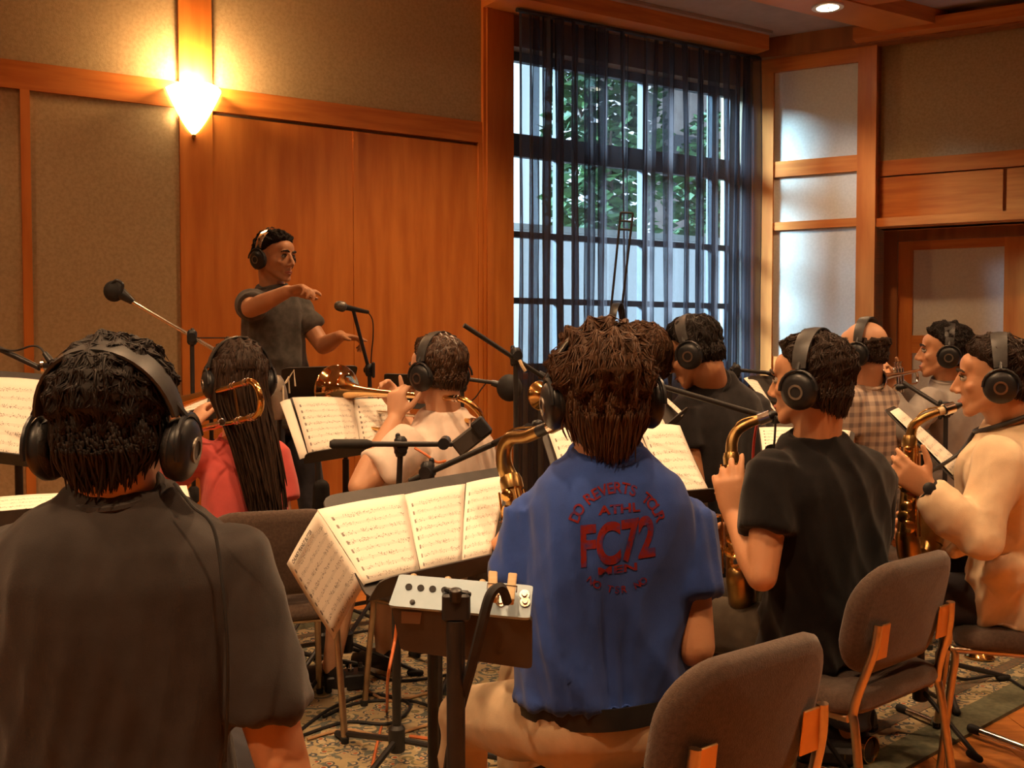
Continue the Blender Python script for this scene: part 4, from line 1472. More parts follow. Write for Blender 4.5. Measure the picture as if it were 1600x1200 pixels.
root, H = person('person in cream long-sleeved shirt playing a saxophone in profile at the right edge', P(1550, 590, 3.20), (-0.92, 0.40, -0.05), N, hip, P(1560, 715, 3.04), P(1618, 710, 3.40),
                 arm(P(1532, 838, 2.98), P(1452, 768, 3.02), d=(-0.72, 0.12, 0.55), up=(-0.40, -0.90, 0.05), curls=(0.5, 0.7, 0.85, 1.0), thumb=0.95, spread=0.09), arm(P(1540, 850, 3.48), P(1425, 815, 3.32), curl=0.9, d=(-0.6, -0.3, -0.2), up=(-0.3, 0.8, 0.3)), lg[0], lg[1],
                 skin=SKIN, shirt=SHIRT_C, sleeve='long', pants=JEANS, hairm=HAIRD, hair=hb(111, HAIRD, thick=0.016, length=0.042, count=2800, curl=0.45, lift=0.25),
                 seed=111, fold=0.020, girth=1.16, voxel=0.0056, sleeve_r=1.05, extra_shirt=shirt_tail)
PEOPLE['p11'] = (root, H)
wear(H, 'black headphones on the saxophonist in the cream shirt at the right edge', 1.02)
wt = empty('wristwatch', P(1450, 767, 3.02), label='black wristwatch on the left wrist of the man in cream shirt', cat='watch')
wv_ = (P(1452, 768, 3.02) - P(1532, 838, 2.98)).normalized()
MB().lathe(P(1452, 768, 3.02) - wv_ * 0.012, wv_, [(0, 0.031), (0, 0.037), (0.022, 0.037), (0.022, 0.031)], 24).build('watch_strap', RUBBER, wt)
MB().lathe(P(1452, 768, 3.02) + V(-0.012, -0.03, 0.012), (-0.3, -0.9, 0.2), [(0, 0.018), (0.01, 0.018), (0.012, 0.012)], 18).build('watch_case', BLACKP, wt)

# neck strap of the saxophonist in cream
pts = []
cN = P(1572, 664, 3.22)
for j in range(21):
    a = 2 * PI * j / 20
    pts.append(cN + Vector((-0.92, 0.40, 0)) * (0.088 * math.cos(a)) + Vector((0.40, 0.92, 0)) * (0.090 * math.sin(a)) + Vector((0, 0, -0.035 * math.cos(a) + 0.012)))
st_ = MB().tube(pts, 0.0075, 8, cap=False)
st_.tube(catmull([pts[0], pts[0] + Vector((-0.05, 0.0, -0.07)), P(1440, 745, 3.12)], 6), 0.006, 8)
tag(st_.build('neck_strap', PADM), 'black neck strap round the neck of the saxophonist in cream', 'strap')
# ------------------------------------------------------------------ chairs
def make_chair():
    r = empty('stacking_chair')
    # backrest shell, padded, wrapped round the sitter
    def bpt(x, v, dep):
        return Vector((x, -0.240 - 0.22 * v + 0.75 * x * x - dep, 0.640 + v))
    rings = []
    for ins, dep in ((0.035, -0.026), (0.012, -0.022), (0.0, -0.008), (0.0, 0.008), (0.012, 0.022), (0.035, 0.026)):
        rings.append([bpt(x, y, dep) for x, y in rrect(0.45 - 2 * ins, 0.29 - 2 * ins, 0.115 - ins * 0.8, 8)])
    mb = MB()
    n = len(rings[0])
    mb.loft(rings, cap=False)
    # pillowed faces
    for rg, dep, flip in ((rings[0], -0.030, True), (rings[-1], 0.031, False)):
        inner = [bpt(x * 0.55, y * 0.55, dep) for x, y in rrect(0.38, 0.22, 0.087, 8)]
        c = bpt(0, 0, dep * 1.03)
        o = mb.add(rg + inner + [c], [])
        for j in range(n):
            k = (j + 1) % n
            f1 = (o + j, o + k, o + n + k, o + n + j)
            f2 = (o + n + j, o + n + k, o + 2 * n)
            mb.f.append(f1 if not flip else f1[::-1])
            mb.f.append(f2 if not flip else f2[::-1])
    mb.build('backrest', CHAIRF, r, world=False, smooth='full')
    mb = MB()
    rings = []
    for ins, z in ((0.03, 0.405), (0.006, 0.412), (0.0, 0.428), (0.006, 0.452), (0.03, 0.464), (0.09, 0.468)):
        rings.append([Vector((x, y - 0.005, z - 0.06 * max(0, y - 0.10) ** 1.3 * 2)) for x, y in rrect(0.47 - 2 * ins, 0.45 - 2 * ins, 0.07, 6)])
    mb.loft(rings)
    mb.build('seat', CHAIRF, r, world=False, smooth='full')
    for sx in (-1, 1):
        MB().tube(catmull([(sx * 0.180, -0.262, 0.640), (sx * 0.187, -0.254, 0.57), (sx * 0.205, -0.215, 0.43), (sx * 0.212, -0.225, 0.36), (sx * 0.228, -0.275, 0.008)], 5), 0.0115, 10).build('rear_leg', STEELB, r, world=False)
        MB().tube(catmull([(sx * 0.205, -0.20, 0.40), (sx * 0.210, 0.19, 0.398), (sx * 0.214, 0.215, 0.36), (sx * 0.226, 0.255, 0.008)], 6), 0.0115, 10).build('front_leg', STEELB, r, world=False)
        MB().rbox((sx * 0.152, -0.256, 0.592), (0.060, 0.006, 0.090), 0.006, Matrix.Rotation(0.12, 3, 'X')).build('back_bracket', mat('bracket_metal', (0.62, 0.34, 0.14), 0.35, 0.9, col2=(0.55, 0.30, 0.12), scale=20), r, world=False)
        for y in (-0.275, 0.255):
            MB().lathe((sx * 0.228, y, 0.0), (0, 0, 1), [(0, 0.013), (0.02, 0.0145), (0.022, 0.0115)], 12).build('foot_cap', RUBBER, r, world=False)
    for y in (-0.17, 0.17):
        MB().tube([(-0.206, y, 0.395), (0.206, y, 0.395)], 0.009, 8).build('crossbar', STEELB, r, world=False)
    return r


CH0 = make_chair()
bpy.context.view_layer.update()
index_kids(CH0)
ch_first = [True]


def chair(x, y, f, label, s=1.0):
    r = CH0 if ch_first[0] else copy_tree(CH0)
    ch_first[0] = False
    r.location = (x, y, RUGH)
    r.rotation_euler = (0, 0, math.atan2(-f[0], f[1]))
    return tag(r, label, 'chair', 'upholstered stacking chairs of the band')


chair(0.285, 2.06, (-0.625, 0.78), 'brown upholstered chair under the man in the blue t-shirt, at the bottom of the picture')
chair(0.855, 2.84, (-0.65, 0.76), 'brown upholstered chair under the saxophonist in black t-shirt')
chair(1.62, 3.27, (-0.93, 0.36), 'brown upholstered chair under the saxophonist in the cream shirt')
chair(-0.86, 3.62, (-0.35, 1), 'brown upholstered chair under the long-haired trombonist in pink')
chair(-0.20, 3.78, (-0.72, 0.72), 'brown upholstered chair under the trombonist in white, behind the big sheets')
chair(0.54, 4.02, (-0.7, 0.7), 'brown upholstered chair hidden behind the man in blue')
chair(0.80, 3.98, (-0.6, 0.8), 'brown upholstered chair under the man in faded black t-shirt')
chair(1.56, 4.55, (-0.8, 0.6), 'brown upholstered chair under the balding man in plaid')
chair(2.04, 4.76, (-0.95, -0.1), 'brown upholstered chair under the trumpeter in pale grey')

# ------------------------------------------------------------------ paper and print
PAPER = bpy.data.materials.new('printed_music_paper')
PAPER.use_nodes = True
nt = PAPER.node_tree
pb = nt.nodes['Principled BSDF']
pb.inputs['Roughness'].default_value = 0.85
pb.inputs['Specular IOR Level'].default_value = 0.1


def math_node(op, a, b=None, c=None):
    n = nt.nodes.new('ShaderNodeMath')
    n.operation = op
    for i, q in enumerate((a, b, c)):
        if q is None:
            continue
        if isinstance(q, (int, float)):
            n.inputs[i].default_value = q
        else:
            nt.links.new(q, n.inputs[i])
    return n.outputs[0]


def band(x, lo, hi):
    return math_node('MULTIPLY', math_node('GREATER_THAN', x, lo), math_node('LESS_THAN', x, hi))


uvn = nt.nodes.new('ShaderNodeUVMap')
sep = nt.nodes.new('ShaderNodeSeparateXYZ')
nt.links.new(uvn.outputs[0], sep.inputs[0])
U, Vv = sep.outputs[0], sep.outputs[1]
NST = 9.0
row = math_node('MULTIPLY', Vv, NST)
fr = math_node('FRACT', row)
inpage = math_node('MULTIPLY', band(U, 0.07, 0.94), band(Vv, 0.04, 0.90))
stave = band(fr, 0.36, 0.66)
line = math_node('LESS_THAN', math_node('FRACT', math_node('MULTIPLY', fr, 16.67)), 0.22)
lines = math_node('MULTIPLY', stave, line)
comb = nt.nodes.new('ShaderNodeCombineXYZ')
nt.links.new(math_node('MULTIPLY', U, 60), comb.inputs[0])
nt.links.new(math_node('MULTIPLY', row, 5.5), comb.inputs[1])
nz = nt.nodes.new('ShaderNodeTexVoronoi')
nz.inputs['Scale'].default_value = 1.0
nt.links.new(comb.outputs[0], nz.inputs['Vector'])
nz2 = nt.nodes.new('ShaderNodeTexNoise')
nz2.inputs['Scale'].default_value = 0.18
nt.links.new(comb.outputs[0], nz2.inputs['Vector'])
note = math_node('MULTIPLY', math_node('LESS_THAN', nz.outputs['Distance'], 0.34), math_node('GREATER_THAN', nz2.outputs['Fac'], 0.47))
note = math_node('MULTIPLY', note, band(fr, 0.26, 0.78))
clef = math_node('MULTIPLY', band(U, 0.075, 0.10), band(fr, 0.28, 0.74))
ink = math_node('MULTIPLY', inpage, math_node('MINIMUM', 1.0, math_node('ADD', math_node('MULTIPLY', lines, 0.55), math_node('ADD', math_node('MULTIPLY', note, 0.75), math_node('MULTIPLY', clef, 0.7)))))
mx = nt.nodes.new('ShaderNodeMix')
mx.data_type = 'RGBA'
mx.inputs['A'].default_value = (0.80, 0.74, 0.64, 1)
mx.inputs['B'].default_value = (0.06, 0.045, 0.04, 1)
nt.links.new(ink, mx.inputs['Factor'])
nt.links.new(mx.outputs['Result'], pb.inputs['Base Color'])
BLANK = mat('blank_paper', (0.76, 0.70, 0.60), 0.85, col2=(0.80, 0.74, 0.64), scale=6, spec=0.1)
INK = mat('black_ink', (0.03, 0.025, 0.022), 0.8, col2=(0.04, 0.03, 0.028), scale=50)


def bil(q, u, v):
    """quad TL, TR, BR, BL; v = 0 bottom, 1 top"""
    return (q[3] * (1 - u) + q[2] * u) * (1 - v) + (q[0] * (1 - u) + q[1] * u) * v


def planar(q):
    """moves the third corner along its line of sight into the plane of the other three"""
    c = Vector((0, 0, CAM_H))
    n = (q[1] - q[0]).cross(q[3] - q[0])
    d = q[2] - c
    k = (q[0] - c).dot(n) / d.dot(n) if abs(d.dot(n)) > 1e-6 else 1.0
    return [q[0], q[1], c + d * k if 0.85 < k < 1.18 else q[2], q[3]]


def qnormal(q):
    n = (q[1] - q[3]).cross(q[0] - q[2])
    n.normalize()
    if n.dot(Vector((0, 0, CAM_H)) - (q[0] + q[2]) / 2) < 0:
        n = -n
    return n


def page(root, q, u0, u1, m=None, curl=0.006, lift=0.0):
    n = qnormal(q)
    mb = MB()

    def fn(u, v):
        p = bil(q, lerp(u0, u1, u), v)
        return p + n * (lift + curl * (math.sin(PI * u) * 0.7 + 0.5 * math.sin(3 * v + 5 * u0)))
    mb.quadgrid(fn, 8, 8)
    flip = (Vector(mb.v[1]) - Vector(mb.v[0])).cross(Vector(mb.v[9]) - Vector(mb.v[0])).dot(n) < 0
    if flip:
        mb.f = [f[::-1] for f in mb.f]
        mb.uv = {k: w[::-1] for k, w in mb.uv.items()}
    o = mb.build('page', m or PAPER, root, smooth='full')
    sd = o.modifiers.new('thickness', 'SOLIDIFY')
    sd.thickness = 0.0012
    sd.offset = -1
    return o


def sheet(q, label, splits=(0, 1), group='sheet music on the stands', name='sheet_music', lift=0.0, curl=0.006):
    c = (q[2] + q[3]) / 2
    r = empty(name, c, label=label, cat='sheet music', group=group)
    for a, b_ in zip(splits, splits[1:]):
        page(r, q, a, b_ - 0.004, lift=lift, curl=curl)
    return r


def prism(mb, q, th, n=None):
    """slab with front face q (any polygon) and thickness th behind it"""
    n = n or qnormal(q)
    k = len(q)
    front = list(q)
    back = [p - n * th for p in q]
    f = [tuple(range(k)), tuple(range(2 * k - 1, k - 1, -1))]
    for i in range(k):
        j = (i + 1) % k
        f.append((i, i + k, j + k, j))
    # make the front face look along n
    a = (front[1] - front[0]).cross(front[2] - front[0])
    if a.dot(n) < 0:
        f = [t[::-1] for t in f]
    mb.add(front + back, f)
    return mb


def round_quad(q, r=0.06, only=None):
    """corner-rounded outline of a quad; r as a share of each side"""
    out = []
    k = len(q)
    for i in range(k):
        a, p, b_ = q[i - 1], q[i], q[(i + 1) % k]
        ra = min(0.05, r * (a - p).length) if (only is None or i in only) else 0.003
        rb = min(0.05, r * (b_ - p).length) if (only is None or i in only) else 0.003
        pa, pb_ = p + (a - p).normalized() * ra, p + (b_ - p).normalized() * rb
        for t in (0, 0.25, 0.5, 0.75, 1.0):
            out.append(pa * (1 - t) ** 2 + p * (2 * t * (1 - t)) + pb_ * (t * t))
    return out


def tripod_base(root, x, y, z=0.16, L=0.30, m=BLACKM, rot=0.0, r=0.010):
    hub = MB().lathe((x, y, z - 0.055), (0, 0, 1), [(0, 0.020), (0.005, 0.026), (0.075, 0.026), (0.085, 0.018)], 16)
    hub.build('hub', m, root)
    for k in range(3):
        a = rot + 2 * PI * k / 3
        d = Vector((math.cos(a), math.sin(a), 0))
        lg_ = MB().tube([Vector((x, y, z - 0.02)) + d * 0.02, Vector((x, y, 0.028)) + d * L], r, 8).build('leg', m, root)
        MB().capsule(Vector((x, y, 0.026)) + d * (L - 0.03), Vector((x, y, 0.024)) + d * (L + 0.012), 0.014, 0.012, 10).build('rubber_foot', RUBBER, lg_)


def music_stand(q, label, grow=(0.02, 0.02, 0.05, 0.03), back=0.006, group='black music stands', rot=0.4, pole_at=None, m=None, pole_u=0.5, L=0.28):
    """desk behind the quad (TL, TR, BR, BL) with a lip, a pole and three legs"""
    n = qnormal(q)
    ux = ((q[1] - q[0]) + (q[2] - q[3])).normalized()
    uy = ((q[0] - q[3]) + (q[1] - q[2])).normalized()
    l, r_, t, b_ = grow
    Q = [q[0] - ux * l + uy * t, q[1] + ux * r_ + uy * t, q[2] + ux * r_ - uy * b_, q[3] - ux * l - uy * b_]
    Q = [p - n * back for p in Q]
    cen = bil(Q, pole_u, 0.42) - n * 0.03
    if pole_at is not None:
        cen = Vector((pole_at[0], pole_at[1], cen.z))
    root = empty('music_stand', (cen.x, cen.y, 0), label=label, cat='music stand', group=group)
    dm = m or DESKM
    prism(MB(), round_quad(Q, 0.10), 0.004, n).build('desk', dm, root, smooth=False)
    lq = [Q[3] + n * 0.0, Q[2] + n * 0.0, Q[2] + n * 0.055, Q[3] + n * 0.055]
    mb = MB()
    prism(mb, round_quad(lq, 0.3, only=(2, 3)), 0.004, uy)
    mb.build('lip', dm, root, smooth=False)
    z0 = 0.015
    MB().tube([(cen.x, cen.y, z0 + 0.1), (cen.x, cen.y, cen.z - 0.10)], 0.013, 12).build('outer_tube', BLACKM, root)
    MB().tube([(cen.x, cen.y, cen.z - 0.14), (cen.x, cen.y, cen.z), bil(Q, pole_u, 0.45) - n * 0.004], 0.009, 10).build('inner_tube', BLACKM, root)
    MB().rbox(bil(Q, pole_u, 0.45) - n * 0.016, (0.07, 0.024, 0.05), 0.004, Matrix((ux, -n, uy)).transposed()).build('tilt_head', BLACKM, root)
    tripod_base(root, cen.x, cen.y, 0.17, L, BLACKM, rot, 0.008)
    return root


def textmesh(s, size=1.0, bold=0.0, maxedge=0.08):
    cu = bpy.data.curves.new('t', 'FONT')
    cu.body = s
    cu.size = size
    cu.offset = bold
    cu.align_x = 'CENTER'
    cu.align_y = 'CENTER'
    o = bpy.data.objects.new('t', cu)
    COL.objects.link(o)
    dg = bpy.context.evaluated_depsgraph_get()
    me = bpy.data.meshes.new_from_object(o.evaluated_get(dg))
    bpy.data.objects.remove(o)
    bm = bmesh.new()
    bm.from_mesh(me)
    bmesh.ops.triangulate(bm, faces=bm.faces)
    for _ in range(6):
        es = [e for e in bm.edges if e.calc_length() > maxedge]
        if not es:
            break
        bmesh.ops.subdivide_edges(bm, edges=es, cuts=1)
        bmesh.ops.triangulate(bm, faces=[f for f in bm.faces if len(f.verts) > 3])
    bm.verts.index_update()
    vs = [v.co.copy() for v in bm.verts]
    fs = [tuple(v.index for v in f.verts) for f in bm.faces]
    bm.free()
    bpy.data.meshes.remove(me)
    return vs, fs


# --- the big three-page chart in front of the blue t-shirt
q4 = planar([P(496, 796, 2.12), P(795, 743, 2.68), P(768, 868, 2.44), P(571, 912, 1.98)])
music_stand(q4, 'black music stand holding the wide bright three-page chart before the man in blue', grow=(-0.01, 0.02, 0.055, 0.045), pole_at=(-0.185, 2.43), rot=0.9)
s4 = sheet(q4, 'wide bright chart of three pages with one page hanging folded at its left', (0, 0.40, 0.735, 1.0), curl=0.004)
hang = planar([P(497, 797, 2.12), P(570, 912, 1.98), P(521, 999, 2.14), P(448, 881, 2.26)])
hq = [hang[3], hang[0], hang[1], hang[2]]            # TL, TR, BR, BL of the page as it is read
hp = page(s4, hq, 0, 1, curl=0.003)
hp.name = 'folded_page'
tag(hp, 'page hanging down folded, printed CHUNKY PEANUT BUTTER')
vs, fs = textmesh('CHUNKY PEANUT BUTTER', 1.0, 0.03, 0.6)
w_ = max(v.x for v in vs) - min(v.x for v in vs)
hn = qnormal(hq)
tm_ = MB()
tm_.add([bil(hq, 0.46 + v.x / w_ * 0.60, 0.905 + v.y * 0.062) + hn * 0.0070 for v in vs], fs)
tm_.build('title_print', INK, hp, smooth=False)

# --- other charts
qa = planar([P(-28, 590, 3.42), P(86, 597, 3.46), P(62, 725, 3.24), P(-34, 712, 3.2)])
music_stand(qa, 'black music stand at the far left edge, behind the man in dark grey', grow=(0.05, 0.03, 0.04, 0.01), pole_at=(-1.66, 3.52), rot=0.2)
sheet(qa, 'curling single sheet of music at the far left edge', (0, 1), curl=0.012)
qb = planar([P(-60, 783, 2.55), P(293, 757, 2.62), P(303, 803, 2.30), P(-70, 838, 2.24)])
music_stand(qb, 'black music stand hidden in front of the man in dark grey', grow=(0.0, 0.0, -0.01, 0.01), rot=0.5)
sheet(qb, 'flat yellowish chart in front of the man in dark grey t-shirt', (0, 0.5, 1))
qc = planar([P(456, 625, 4.06), P(640, 628, 4.24), P(640, 690, 3.98), P(482, 716, 3.82)])
music_stand(qc, 'black music stand with the open booklet before the trombonist in white', grow=(0.02, 0.0, 0.03, 0.02), pole_at=(-0.655, 4.12), rot=0.1)
bk = sheet(qc, 'open booklet of music before the trombonist in white', (0, 0.5, 1.0), curl=0.010, lift=0.012)
page(bk, [P(437, 630, 4.02), P(453, 625, 4.05), P(482, 717, 3.81), P(468, 719, 3.79)], 0, 1, m=BLANK, lift=0.004)
qc2 = planar([P(280, 625, 4.2), P(325, 622, 4.3), P(318, 650, 4.1), P(290, 658, 4.0)])
music_stand(qc2, 'black music stand of the trombonist in pink, mostly behind her', grow=(0.03, 0.1, 0.03, 0.02), rot=0.3, pole_at=(-1.24, 4.32))
sheet(qc2, 'white chart glimpsed between the trombone and shoulder of the woman in pink', (0, 1))
qd = planar([P(855, 672, 3.12), P(1063, 665, 3.32), P(1113, 773, 3.05), P(893, 792, 2.86)])
music_stand(qd, 'black music stand with pages showing both sides of the head of the man in blue', grow=(0.02, 0.0, 0.0, 0.02), rot=0.8, pole_u=0.4)
sh5 = sheet(qd, 'chart with pages to the right of the neck of the man in blue', (0, 0.36, 0.68, 1.0), curl=0.012)
page(sh5, [P(985, 656, 3.34), P(1035, 652, 3.38), P(1042, 668, 3.33), P(990, 672, 3.29)], 0, 1, m=BLANK, lift=-0.004)
qe = planar([P(985, 640, 3.55), P(1022, 612, 3.72), P(1067, 650, 3.58), P(1020, 690, 3.42)])
music_stand(qe, 'grey-looking music stand tilted beside the arm of the man in faded black', grow=(0.0, 0.0, 0.0, 0.0), rot=0.8)
sheet([P(1022, 611, 3.74), P(1028, 609, 3.76), P(1069, 646, 3.62), P(1065, 651, 3.58)], 'narrow white chart edge on the tilted stand beside the man in faded black', (0, 1), curl=0.002)
qf = planar([P(1186, 668, 3.36), P(1330, 672, 3.52), P(1318, 728, 3.22), P(1192, 712, 3.10)])
music_stand(qf, 'black music stand hidden by the saxophonist in black', grow=(0.0, 0.02, 0.01, 0.02), rot=0.8, pole_u=0.6)
sheet(qf, 'chart glimpsed between the saxophone and the cheek of the man in black', (0, 0.5, 1))
qg = planar([P(1391, 643, 3.44), P(1404, 637, 3.76), P(1501, 722, 3.55), P(1489, 742, 3.24)])
music_stand(qg, 'black music stand seen edge-on before the saxophonist in cream', grow=(0.02, 0.02, 0.015, 0.02), rot=0.8)
sheet(qg, 'white chart seen almost edge-on before the saxophonist in cream', (0, 1), curl=0.003)
qh = planar([P(1162, 591, 4.40), P(1178, 587, 4.52), P(1216, 648, 4.36), P(1187, 618, 4.22)])
music_stand([P(1170, 586, 4.42), P(1225, 586, 4.6), P(1225, 642, 4.5), P(1188, 632, 4.3)], 'bluish music stand behind the head of the saxophonist in black', grow=(0, 0, 0, 0.0), rot=0.8)
sheet(qh, 'white chart edge on the bluish stand left of the saxophonist in black', (0, 1), curl=0.002)
# conductor's stands, seen from behind
q1 = planar([P(440, 577, 4.70), P(560, 573, 4.82), P(548, 622, 4.98), P(440, 626, 4.86)])
music_stand(q1, 'broad black music stand in front of the conductor, seen from behind', grow=(0, 0, 0, 0), rot=0.2)
q2_ = planar([P(600, 586, 4.75), P(668, 588, 4.80), P(668, 626, 4.95), P(602, 622, 4.90)])
music_stand(q2_, 'smaller black music stand left of the brown-haired trombonist in white', grow=(0, 0, 0, 0), rot=0.2)

# ------------------------------------------------------------------ instruments
def trombone(B, Lp, off, label, slide=True):
    """B bell rim centre, Lp end of the tuning slide, off: direction to the second tube"""
    ax = (B - Lp).normalized()
    off = Vector(off)
    off = (off - ax * off.dot(ax)).normalized()
    LL = (B - Lp).length
    D = 0.112
    root = empty('trombone', B, label=label, cat='trombone', group='trombones')
    prof = [(0.0, 0.101), (-0.005, 0.1025), (-0.009, 0.098), (-0.018, 0.083), (-0.035, 0.064), (-0.06, 0.049), (-0.10, 0.036), (-0.16, 0.026), (-0.24, 0.0195), (-0.34, 0.0150), (-0.46, 0.0120), (-LL + D / 2, 0.0105)]
    inner = [(h + 0.0015, r - 0.0012) for h, r in prof[:8]]
    MB().lathe(B, ax, inner[::-1][:-1] + [(0.001, 0.1005)] + prof, 40, cap=False).build('bell', BRASSB, root, smooth='full')
    c = Lp - ax * 0 + ax * (D / 2)
    arc = [c + off * (D / 2) + (-off * math.cos(a) - ax * math.sin(a)) * (D / 2) for a in [PI * k / 14 for k in range(15)]]
    MB().tube(arc, 0.0105, 12).build('tuning_slide', BRASS, root)
    e = Lp + ax * (D / 2) + off * D
    MB().tube([e, e + ax * 0.30], 0.0095, 12).build('gooseneck', BRASS, root)
    for h in (0.10, 0.24):
        p = Lp + ax * (D / 2 + h)
        MB().tube([p, p + off * D], 0.004, 8).build('brace', BRASSD, root)
    for h in (0.0, 0.02, 0.09, 0.11):
        for o_ in (0, D):
            p = Lp + ax * (D / 2 + h) + off * o_
            MB().lathe(p, ax, [(0, 0.0105), (0.001, 0.0128), (0.012, 0.0128), (0.013, 0.0105)], 14).build('ferrule', SILVER, root)
    if slide:
        n = ax.cross(off).normalized()
        s0_ = e + ax * 0.14
        for k in (0, 1):
            a_ = s0_ + n * (0.085 * k)
            MB().tube([a_, a_ + ax * 0.62], 0.0072, 10).build('slide_tube', SILVER if k == 0 else BRASS, root)
        c = s0_ + ax * 0.62 + n * 0.0425
        MB().tube([c - n * 0.0425 * math.cos(a) + ax * 0.0425 * math.sin(a) for a in [PI * k / 12 for k in range(13)]], 0.0085, 10).build('slide_crook', BRASS, root)
        for h in (0.0, 0.12):
            MB().tube([s0_ + ax * h, s0_ + ax * h + n * 0.085], 0.005, 8).build('brace', BRASSD, root)
        MB().lathe(s0_ + n * 0.085, -ax, [(-0.01, 0.0075), (0.05, 0.0065), (0.07, 0.010), (0.085, 0.0125), (0.087, 0.010)], 16).build('mouthpiece', SILVER, root)
    return root


trombone(P(526, 609, 4.22), P(733, 624, 3.52), (0.25, 0.60, -0.62), 'brass trombone with a bright mirror-like bell held by the man in white')
trombone(P(245, 640, 3.80), P(402, 592, 3.26), (0.0, 0.12, -1), 'brass trombone whose tuning slide curves beside the head of the woman in pink')


def trumpet(B, M_, up, label, m=BRASS, group='trumpets', stand=False):
    ax = (B - M_).normalized()
    up = Vector(up)
    up = (up - ax * up.dot(ax)).normalized()
    sd = ax.cross(up)
    LL = (B - M_).length
    k = LL / 0.50
    root = empty('trumpet', B, label=label, cat='trumpet', group=group)
    prof = [(0.0, 0.060), (-0.004, 0.0615), (-0.008, 0.058), (-0.03, 0.040), (-0.06, 0.027), (-0.11, 0.017), (-0.18, 0.011), (-0.30 * k, 0.0075), (-0.40 * k, 0.0066)]
    inner = [(h + 0.001, r - 0.001) for h, r in prof[:6]]
    MB().lathe(B, ax, inner[::-1] + prof, 32, cap=False).build('bell', m, root, smooth='full')
    h = 0.055
    c = B - ax * 0.40 * k - up * h / 2
    MB().tube([c + up * (h / 2) * math.cos(a) - ax * (h / 2) * math.sin(a) for a in [PI * q / 10 for q in range(11)]], 0.0066, 10).build('bell_bow', m, root)
    MB().tube([c - up * h / 2, c - up * h / 2 + ax * 0.10], 0.0062, 10).build('bottom_tube', m, root)
    p = B - ax * 0.14 * k - up * h / 2 + sd * 0.016
    MB().tube([p + up * (h / 2), p + up * (h / 2) - ax * (0.31 * k)], 0.0058, 10).build('leadpipe', SILVER, root)
    MB().tube([p + (up * math.cos(a) + ax * math.sin(a)) * (h / 2) for a in [PI * q / 10 for q in range(11)]], 0.0062, 10).build('tuning_slide', m, root)
    MB().lathe(p + up * (h / 2) - ax * (0.30 * k), -ax, [(0, 0.006), (0.04, 0.0055), (0.055, 0.009), (0.065, 0.013), (0.067, 0.010)], 16).build('mouthpiece', SILVER, root)
    for q in range(3):
        v = B - ax * (0.255 * k + 0.024 * (q - 1)) + sd * 0.008
        vv = MB().lathe(v - up * 0.085, up, [(0, 0.008), (0.004, 0.0125), (0.11, 0.0125), (0.114, 0.009), (0.116, 0.0035), (0.135, 0.0035), (0.136, 0.009), (0.139, 0.009)], 16).build('valve', m, root)
        MB().tube([v - up * 0.02, v - up * 0.02 + sd * 0.045, v - up * 0.035 + sd * 0.045, v - up * 0.035], 0.005, 8).build('valve_slide', m, vv)
    return root


trumpet(P(843, 618, 4.28), P(925, 612, 4.02), (0.1, -0.2, 1), 'brass trumpet with a shiny round bell showing left of the man in blue')
trumpet(P(1364, 592, 4.40), P(1444, 578, 4.71), (0, 0, 1), 'silver trumpet held sideways by the curly-haired man in grey', m=SILVER)


